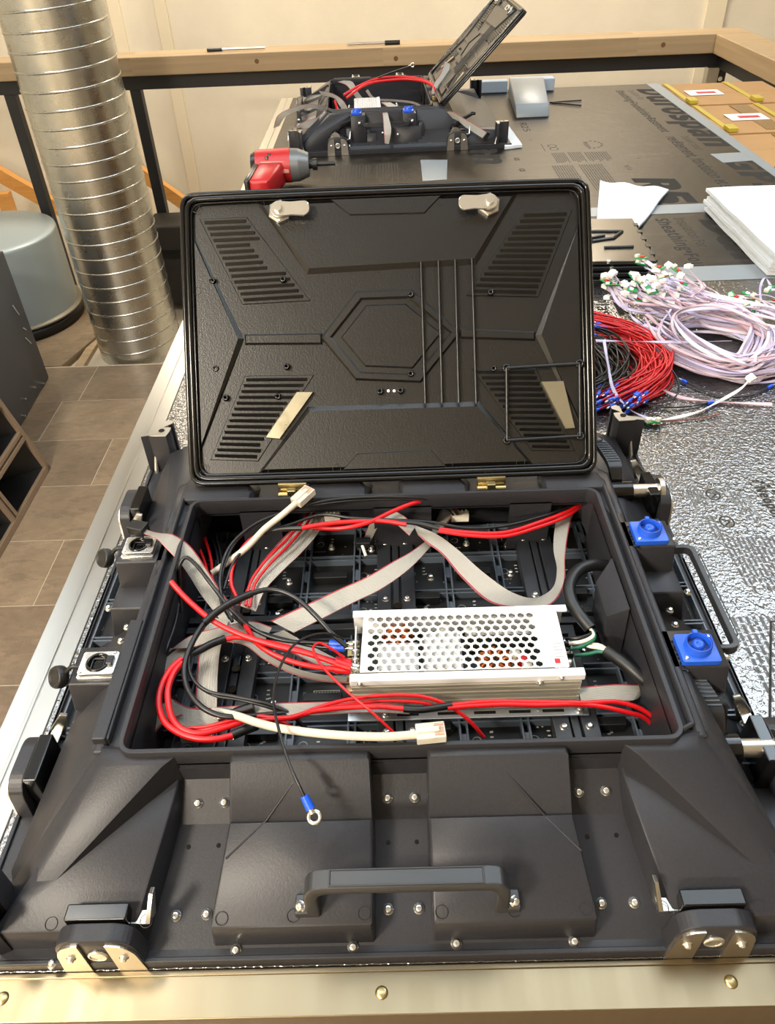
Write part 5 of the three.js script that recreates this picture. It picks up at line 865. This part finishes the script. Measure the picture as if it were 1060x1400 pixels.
{ const t = thing('ring_terminal', 'blue sleeved ring terminal hanging above the front pad', 'terminal'); const a = onY(416, 1088, .0775), b = onY(425, 1106, .073), c = onY(430, 1117, .07); part('sleeve', bar(a, b, 0.0024, 12, 0.0028), M.blueTerm, t); const q = new THREE.Quaternion().setFromUnitVectors(V(0, 0, 1), V(0, 0.85, 0.5).normalize()); part('ring', place(new THREE.TorusGeometry(0.0032, 0.0012, 8, 20), c, q), M.chrome, t); part('neck', bar(b, c.clone().lerp(b, 0.45), 0.0018, 8), M.chrome, t); }
wire('thin red wire looping at the terminals and falling across the front', [[471, 899, .056], [452, 886, .064], [437, 879, .068], [429, 884, .07], [431, 896, .071], [446, 917, .072], [478, 948, .07], [510, 975, .066], [538, 1001, .056]], .0009, M.red);
{ // network cables
  const net = (label, path, plugA, plugB) => { const t = thing('network_cable', label, 'cable'); part('jacket', tube(W3(path), .0026, path.length * 9, 10), M.beige, t); const a = onY(...plugA), b = onY(...plugB), x = b.clone().sub(a), L = x.length(); x.normalize(); const z = x.clone().cross(V(0, 1, 0)).normalize(), y = z.clone().cross(x), m = new THREE.Matrix4().makeBasis(x, y, z).setPosition(a); const G = (x0, x1, y0, y1, z0, z1, mt, n) => { const g = bx(x0, x1, y0, y1, z0, z1, 0.0006); g.applyMatrix4(m); part(n, g, mt, t); };
    const clear = M.clear || (M.clear = new THREE.MeshPhysicalMaterial({ color: 0xf0ece0, roughness: 0.15, transmission: 0.55, thickness: 0, ior: 1.45 })); G(0, L, -0.003, 0.003, -0.0055, 0.0055, clear, 'plug_body'); G(0.002, L * 0.55, -0.0022, 0.0022, -0.004, 0.004, M.cream, 'plug_insert'); G(0.0, L * 0.8, 0.003, 0.0042, -0.0018, 0.0018, clear, 'plug_latch'); for (let i = 0; i < 8; i++) G(L * 0.62, L - 0.0008, 0.0022, 0.0032, -0.0043 + i * 0.0011, -0.0037 + i * 0.0011, i % 2 ? M.copper : M.brass, 'contact'); };
  net('grey network cable with clear plug resting against the hinge', [[290, 784, .05], [315, 766, .055], [338, 748, .062], [362, 723, .07], [386, 704, .078], [406, 687, .082]], [404, 688, .0825], [425, 669, .085]);
  net('beige network cable lying along the front rim with clear plug', [[292, 972, .05], [322, 978, .058], [352, 988, .068], [385, 996, .076], [430, 1002, .08], [480, 1006, .081], [530, 1007, .081], [572, 1004, .081]], [569, 1004, .081], [609, 1000, .081]);
}
{ // mains cables
  const t = thing('mains_cable', 'thick black mains cable looping beside the supply from the first power socket', 'cable'); part('jacket', tube(W3([[858, 780, .04], [835, 774, .05], [808, 773, .056], [790, 781, .058], [779, 800, .057], [781, 820, .055], [792, 840, .053], [808, 860, .05]]), .0047, 60, 14), M.rubber, t);
  for (const [k, a] of [['cream', [[808, 860, .05], [812, 868, .049], [800, 876, .047], [778, 880, .044]]], ['black', [[810, 859, .05], [808, 866, .049], [792, 872, .047], [774, 873, .044]]], ['green', [[811, 861, .05], [813, 872, .048], [800, 882, .045], [780, 888, .043]]]]) part('conductor', tube(W3(a), .0014, 20, 8), M[k], t, `${k} conductor`);
  for (const [u, v] of [[776, 880], [772, 873], [778, 888]]) part('terminal', bar(onY(u, v, .044), onY(u - 12, v - 1, .043), .0017, 8), M.black, t);
  const t2 = thing('mains_cable', 'thick black mains cable entering from the second power socket', 'cable'); part('jacket', tube(W3([[829, 890, .045], [850, 904, .046], [875, 925, .044], [903, 948, .036]]), .0045, 40, 14), M.rubber, t2);
  for (const [k, a] of [['cream', [[830, 891, .045], [820, 886, .045], [808, 884, .044], [790, 878, .043]]], ['green', [[829, 892, .045], [818, 891, .044], [805, 894, .042], [786, 896, .04]]], ['beige', [[831, 889, .045], [822, 883, .045], [812, 881, .044], [795, 880, .043]]]]) part('conductor', tube(W3(a), .0014, 20, 8), M[k], t2, `${k === 'beige' ? 'pale' : k} conductor`);
}
jst(629, 706, .034, 1, 'white four way plug under the red wires in the middle of the hinge wall'); jst(806, 701, .034, 1, 'white four way plug in the power side corner of the hinge wall'); jst(455, 708, .034, .9, 'white four way plug behind the wide ribbon at the hinge wall'); jst(903, 1003, .024, .7, 'white plug at the front corner on the power side'); jst(262, 1006, .026, .9, 'white plug under the big red loop'); 
{ const p = onY(322, 975, .05), q = onY(300, 982, .046); const t = thing('barrel_plug', 'black cable end with steel barrel near the big red loop', 'plug'); part('grip', bar(p, p.clone().add(V(0.012, 0.002, -0.003)), .0036, 12), M.black, t); part('barrel', bar(q, p, .0028, 12, .0034), M.steel, t); }
{ const p = onY(497, 742, .034), t = thing('wire_plug', 'small black ribbon plug hanging under the curled ribbon', 'plug', null, p); part('housing', bx(-0.006, 0.006, -0.003, 0.003, -0.004, 0.004, 0.0006), M.plasticBlack, t); part('lead', bar(V(-0.001, 0.0, 0.003), V(0.002, -0.006, 0.01), 0.0014, 8), M.cream, t); }
{ const p = onY(893, 943, .03); const t = thing('cable_tag', 'cream printed tag on the cable beside the power side wall', 'tag', null, p); const g = bx(-0.008, 0.008, -0.0004, 0.0004, -0.006, 0.006, 0.0002); g.rotateX(0.5); g.rotateY(-0.35); part('tag', g, M.beige, t); for (let i = 0; i < 3; i++) { const k = bx(-0.005, 0.004, 0.0004, 0.0006, -0.004 + i * 0.003, -0.003 + i * 0.003, 0); k.rotateX(0.5); k.rotateY(-0.35); part('print_line', k, M.black, t); } }

// ---------------------------------------------------------------- far cabinet, the same model turned so that its lid opens toward the cartons
{
  const c = V(0.026, 0.0, -1.640), q = -88.5 * Math.PI / 180;
  const put = (o, label, group) => { const n = o.clone(); n.name = numbered(o.name.replace(/_\d+$/, '')); n.userData = { ...o.userData, label }; if (group) n.userData.group = group; else delete n.userData.group; const m = new THREE.Matrix4().makeRotationY(q).setPosition(c); n.applyMatrix4(m); scene.add(n); return n; };
  const far2 = put(cab, 'far dark grey display cabinet with lid leaning open beside the railing'); far2.children.find(o => o.name === 'lid').rotation.x = -0.79; put(psu, 'silver power supply inside the far cabinet');
  const where = ['at its signal socket end', 'second from its signal sockets', 'second from its power sockets', 'at its power socket end'];
  mods.forEach((m, i) => put(m, `black LED module back in the far cabinet, ${i < 4 ? 'lid side' : 'away from lid'}, ${where[i % 4]}`, 'LED modules in the far cabinet'));
  // its cables
  const far = (label, st, k) => { const A = st.map(s => onPlane(s[0], s[1], V(c.x, 0, c.z + s[4]), V(0, 0, 1))), B = st.map(s => onPlane(s[2], s[3], V(c.x, 0, c.z + s[4]), V(0, 0, 1))); const t = thing('ribbon_cable', label, 'cable', 'grey ribbon cables of the far cabinet'); part('ribbon', ribbonGeo(A, B), M.ribbon, t); if (k) idc(A[k < 0 ? 0 : A.length - 1], B[k < 0 ? 0 : B.length - 1], t, 0.008); };
  far('grey ribbon cable hanging over the far cabinet end beside the driver', [[374, 175, 382, 172, .15], [380, 158, 390, 160, .16], [400, 147, 405, 152, .16], [425, 142, 425, 148, .15], [455, 150, 450, 155, .12], [472, 165, 466, 170, .1]]);
  far('grey ribbon cable lying on the far cabinet corner slope', [[393, 180, 396, 172, .2], [420, 165, 422, 175, .2], [440, 160, 440, 165, .18], [458, 166, 455, 172, .15]]);
  far('grey ribbon cable rising and dipping into the far cabinet', [[436, 124, 440, 130, .05], [455, 128, 458, 135, .05], [470, 138, 464, 144, .06], [480, 152, 476, 158, .06], [497, 148, 495, 155, .07]]);
  far('grey ribbon cable arching behind its twin in the far cabinet', [[462, 112, 470, 110, -.06], [474, 117, 482, 112, -.05], [484, 130, 490, 126, -.04], [492, 140, 500, 138, -.03], [508, 138, 508, 142, -.02]]);
  far('grey ribbon cable slanting to the front wall of the far cabinet', [[521, 140, 534, 140, .03], [535, 150, 548, 148, .06], [550, 162, 562, 158, .1]]);
  far('short grey ribbon cable hanging over the far cabinet handle', [[522, 148, 528, 148, .14], [524, 163, 532, 162, .225], [525, 180, 535, 178, .255], [526, 196, 532, 197, .26]]);
  far('grey ribbon cable hanging from the far lid', [[608, 84, 615, 88, -.02], [603, 100, 612, 104, 0], [593, 115, 602, 118, .02], [590, 128, 597, 130, .04], [596, 140, 602, 140, .06]]);
  far('grey ribbon cable reaching over the far cabinet corner with black plug', [[583, 150, 586, 158, .14], [600, 158, 600, 164, .16], [615, 152, 620, 162, .19], [640, 165, 640, 176, .22], [668, 182, 662, 190, .24]], 1);
  far('thin grey ribbon cable across the far cabinet opening', [[500, 125, 503, 122, -.04], [510, 136, 512, 133, -.02], [540, 139, 540, 136, 0], [565, 142, 565, 139, .02], [582, 152, 582, 148, .08]]);
  const fw = (label, pts, r, m) => { const P = pts.map(s => onPlane(s[0], s[1], V(c.x, 0, c.z + s[2]), V(0, 0, 1))); const t = thing('wire', label, 'wire', 'wires of the far cabinet'); part('insulation', tube(P, r, P.length * 8, 7), m, t); return t; };
  fw('red wire arching high across the far cabinet opening', [[470, 130, 0], [490, 118, -.02], [515, 108, -.04], [545, 105, -.05], [575, 108, -.04], [600, 122, 0], [605, 140, .05]], .003, M.red);
  fw('second red wire arching under its twin in the far cabinet', [[474, 134, .02], [500, 116, 0], [530, 110, -.02], [565, 109, -.02], [592, 118, .02], [603, 150, .08]], .003, M.red);
  fw('short red wire at the end of the far cabinet opening', [[458, 138, .05], [462, 150, .08], [470, 165, .1]], .003, M.red);
  fw('thin black ground wire standing up from the far cabinet', [[505, 111, -.05], [530, 101, -.03], [562, 90, 0]], .0016, M.black);
  { const p = onPlane(564, 89, V(0, 0, c.z), V(0, 0, 1)); const t = thing('ring_terminal', 'small steel ring terminal on the raised ground wire of the far cabinet', 'terminal', null, p); part('ring', new THREE.TorusGeometry(0.004, 0.0015, 6, 14), M.chrome, t); part('neck', bar(V(-0.009, -0.001, 0), V(-0.004, 0, 0), 0.0018, 6), M.chrome, t); }
}
// ---------------------------------------------------------------- pile of red and black wires with blue terminals
{
  const term = (p, d, t) => { part('terminal_sleeve', bar(p, p.clone().addScaledVector(d, 0.007), 0.0019, 7, 0.0022), M.blueTerm, t, 'blue terminal sleeve'); part('terminal_tongue', bar(p.clone().addScaledVector(d, 0.007), p.clone().addScaledVector(d, 0.0115), 0.0012, 5), M.zinc, t); };
  const mk = (mat, label, group, x0, z0, ax, az, ex, ez, y) => {
    const t = thing('terminal_wire', label, 'wire', group); const a = V(x0, y + 0.004, z0), m = V(ax, y, az), e = V(ex, y * 0.6 + 0.003, ez);
    const b1 = V((x0 + ax) / 2 + 0.012, y + 0.003 * rnd(), z0 + (az - z0) * 0.35), b2 = V((ex + ax) / 2 + 0.012, y, az + (ez - az) * 0.65);
    const pts = [a, b1, m, b2, e]; part('insulation', tube(pts, 0.0011, 26, 5), mat, t);
    term(a, a.clone().sub(b1).normalize(), t); term(e, e.clone().sub(b2).normalize(), t);
  };
  for (let i = 0; i < 70; i++) { const k = i / 70, lay = Math.floor(rnd() * 9); mk(M.red, 'red wire with blue crimp ends in the coiled pile', 'red and black terminal wire pile', rr(0.215, 0.285), rr(-0.515, -0.445), 0.285 + 0.055 * Math.sqrt(rnd()), rr(-0.43, -0.385), rr(0.215, 0.29), rr(-0.335, -0.3), 0.002 + lay * 0.0028); }
  for (let i = 0; i < 45; i++) { const lay = Math.floor(rnd() * 8); mk(M.black, 'black wire with blue crimp ends in the coiled pile', 'red and black terminal wire pile', rr(0.2, 0.26), rr(-0.475, -0.43), rr(0.245, 0.288), rr(-0.43, -0.39), rr(0.205, 0.26), rr(-0.35, -0.315), 0.006 + lay * 0.003); }
  // strays
  const stray = (label, path, r, mat, endA, endB) => { const P = W3(path), t = thing('terminal_wire', label, 'wire', 'stray wires on the silver board'); part('insulation', tube(P, r, P.length * 9, 6), mat, t); const n = P.length; if (endA) term(P[0], P[0].clone().sub(P[1]).normalize(), t); if (endB) term(P[n - 1], P[n - 1].clone().sub(P[n - 2]).normalize(), t); };
  stray('stray black wire with blue end below the lavender pile', [[940, 523, .003], [965, 535, .002], [1000, 543, .002], [1030, 540, .002], [1050, 530, .003]], .0010, M.black, 1, 1);
  stray('stray black wire bowing round the red pile', [[903, 490, .02], [925, 515, .012], [928, 535, .005], [915, 548, .003], [885, 551, .003], [860, 542, .004]], .0010, M.black, 0, 0);
  stray('stray black wire running from the blue ends toward the board middle', [[860, 545, .004], [900, 556, .003], [940, 556, .002], [968, 551, .002]], .0010, M.black, 0, 1);
  stray('thin brown wire trailing from the small green board', [[890, 577, .003], [920, 575, .002], [950, 573, .002], [985, 566, .002]], .0008, M.brown, 0, 0);
}
// ---------------------------------------------------------------- pile of lavender flat leads with green sensor boards
{
  const tones = [std(0xc4bbd4, 0.5), std(0xb8aecd, 0.5), std(0xd2c3cd, 0.5), std(0xdcdae0, 0.5), std(0xcbaeb8, 0.5)];
  const flat = (pts, w, t, mat) => { const n = pts.length * 7, c = new THREE.CatmullRomCurve3(pts, false, 'centripetal'), A = [], B = []; for (let i = 0; i <= n; i++) { const p = c.getPoint(i / n), g = c.getTangent(i / n), s = V(g.z, 0, -g.x).normalize().multiplyScalar(w / 2); s.y = 0.35 * w * Math.sin(i * 0.35 + w * 9000); A.push(p.clone().add(s)); B.push(p.clone().sub(s)); } const mm = mat; const pos = [], idx = []; for (let i = 0; i <= n; i++) for (const [q, h] of [[A[i], 0.0005], [B[i], 0.0005], [B[i], -0.0005], [A[i], -0.0005]]) pos.push(q.x, q.y + h, q.z); for (let i = 0; i < n; i++) for (let k = 0; k < 4; k++) { const a = i * 4 + k, b = i * 4 + (k + 1) % 4; idx.push(a, a + 4, b, b, a + 4, b + 4); } const g = new THREE.BufferGeometry(); g.setAttribute('position', new THREE.Float32BufferAttribute(pos, 3)); g.setIndex(idx); return part('flat_lead', toCreasedNormals(g, 0.8), mm, t); };
  tones.forEach(t => t.side = THREE.DoubleSide);
  const sensor = (p, a, t) => { const g = new THREE.Group(); g.name = 'sensor_board'; g.position.copy(p); g.rotation.set(rr(-0.5, 0.5), a, rr(-0.5, 0.6)); t.add(g); g.userData.label = 'small green sensor board'; part('board', bx(-0.004, 0.004, 0, 0.0012, -0.009, 0.009, 0.0002), M.pcbGreen, g); part('chip', bx(-0.002, 0.002, 0.0012, 0.003, -0.004, 0.001, 0.0002), rnd() < 0.5 ? M.red : M.white, g); part('socket', bx(-0.003, 0.003, 0.0012, 0.005, 0.004, 0.009, 0.0004), M.cream, g); };
  const plug = (p, a, t) => { const g = new THREE.Group(); g.name = 'plug'; g.position.copy(p); g.rotation.set(rr(-0.6, 0.3), a, rr(-0.4, 0.4)); t.add(g); part('housing', bx(-0.0042, 0.0042, -0.001, 0.004, -0.0045, 0.0045, 0.0006), M.white, g); part('ridge', bx(-0.0034, 0.0034, 0.004, 0.0052, -0.001, 0.001, 0.0003), M.white, g); };
  for (let i = 0; i < 62; i++) {
    const t = thing('flat_cable', i % 3 === 0 ? 'lavender flat lead with green sensor board in the tangled pile' : 'lavender flat lead with white plug in the tangled pile', 'cable', i % 3 === 0 ? 'sensor leads in the lavender pile' : 'plug leads in the lavender pile');
    const lay = 0.003 + 0.034 * rnd(), s = rnd(), ox = rr(-0.018, 0.018), oz = rr(-0.02, 0.02);
    const st = V(rr(0.295, 0.40), lay + 0.012 + 0.012 * rnd(), rr(-0.585, -0.515) - 0.02 * rnd());
    const far = 0.445 + 0.075 * rnd();
    const pts = [st, V(st.x + 0.03 + ox, lay + 0.006, -0.53 + oz), V(0.41 + ox, lay, -0.51 + oz * 1.4), V(far, lay * 0.9, -0.45 + oz), V(far - 0.03, lay * 0.8, -0.385 + oz), V(0.40 + ox, lay * 0.7, -0.37 + oz * 0.8), V(0.345 + ox, lay * 0.9, -0.425 + oz), V(rr(0.31, 0.36), lay, rr(-0.49, -0.45))];
    if (i % 4 === 0) { pts.splice(6, 2, V(0.36 + ox, lay, -0.40 + oz), V(0.36, lay + 0.004, -0.47), V(0.43 + ox, lay + 0.004, -0.48 + oz), V(0.46, lay, -0.43)); }
    flat(pts, rr(0.0024, 0.0038), t, tones[Math.floor(rnd() * 5)]);
    const d = pts[0].clone().sub(pts[1]), a = Math.atan2(d.x, d.z);
    if (i % 3 === 0) sensor(pts[0].clone().addScaledVector(d.normalize(), 0.006), a, t); else plug(pts[0].clone().addScaledVector(d.normalize(), 0.003), a, t);
  }
  // second cluster by the foam stack
  for (let i = 0; i < 12; i++) { const t = thing('flat_cable', 'lavender flat lead with green sensor board in the small bunch below the foam stack', 'cable', 'sensor leads in the small bunch'); const p = V(rr(0.455, 0.52), 0.012 + 0.02 * rnd(), rr(-0.56, -0.50)); const pts = [p, V(p.x + 0.02, p.y + 0.006, p.z + 0.02), V(rr(0.50, 0.54), 0.02, -0.48), V(rr(0.53, 0.58), 0.008, rr(-0.45, -0.38))]; flat(pts, 0.003, t, tones[i % 4]); sensor(p, rr(-0.8, 0.8), t); }
  const single = (label, path, w, tone, ea, eb) => { const P = W3(path), t = thing('flat_cable', label, 'cable'); flat(P, w, t, tones[tone]); const d = P[0].clone().sub(P[1]); if (ea === 'plug') plug(P[0], Math.atan2(d.x, d.z), t); if (ea === 'sensor') sensor(P[0], Math.atan2(d.x, d.z), t); const n = P.length, d2 = P[n - 1].clone().sub(P[n - 2]); if (eb === 'plug') plug(P[n - 1], Math.atan2(d2.x, d2.z), t); if (eb === 'sensor') sensor(P[n - 1], Math.atan2(d2.x, d2.z), t); };
  single('pale lead crossing the board from the red pile with white plug', [[877, 522, .01], [900, 530, .005], [930, 543, .003], [980, 549, .003], [1056, 553, .003]], .0030, 4, 'plug');
  single('white lead sweeping from the lavender pile to the corner post', [[1026, 518, .02], [1015, 530, .012], [985, 548, .004], [955, 563, .003], [920, 572, .003], [893, 576, .004]], .0028, 3, 'plug', 'sensor');
  single('lavender lead dropping past the red pile to the corner post', [[826, 465, .04], [832, 500, .035], [840, 535, .02], [862, 560, .008], [892, 575, .004]], .0030, 0, null, 'sensor');
  single('lavender lead standing up with white plug beside the plates', [[853, 404, .02], [858, 420, .02], [866, 435, .015], [880, 445, .012]], .0028, 0, 'plug');
  single('lavender lead arching up below the white foam stack', [[1042, 450, .01], [1041, 420, .02], [1040, 392, .035], [1047, 380, .04], [1056, 395, .03]], .0030, 1);
  single('lavender lead lying across the top of the red pile', [[815, 466, .04], [870, 467, .035], [930, 468, .03], [1000, 466, .02]], .0030, 0);
}

scene.traverse(o => { if (o.isMesh) o.castShadow = o.receiveShadow = true; });
renderer.render(scene, camera);
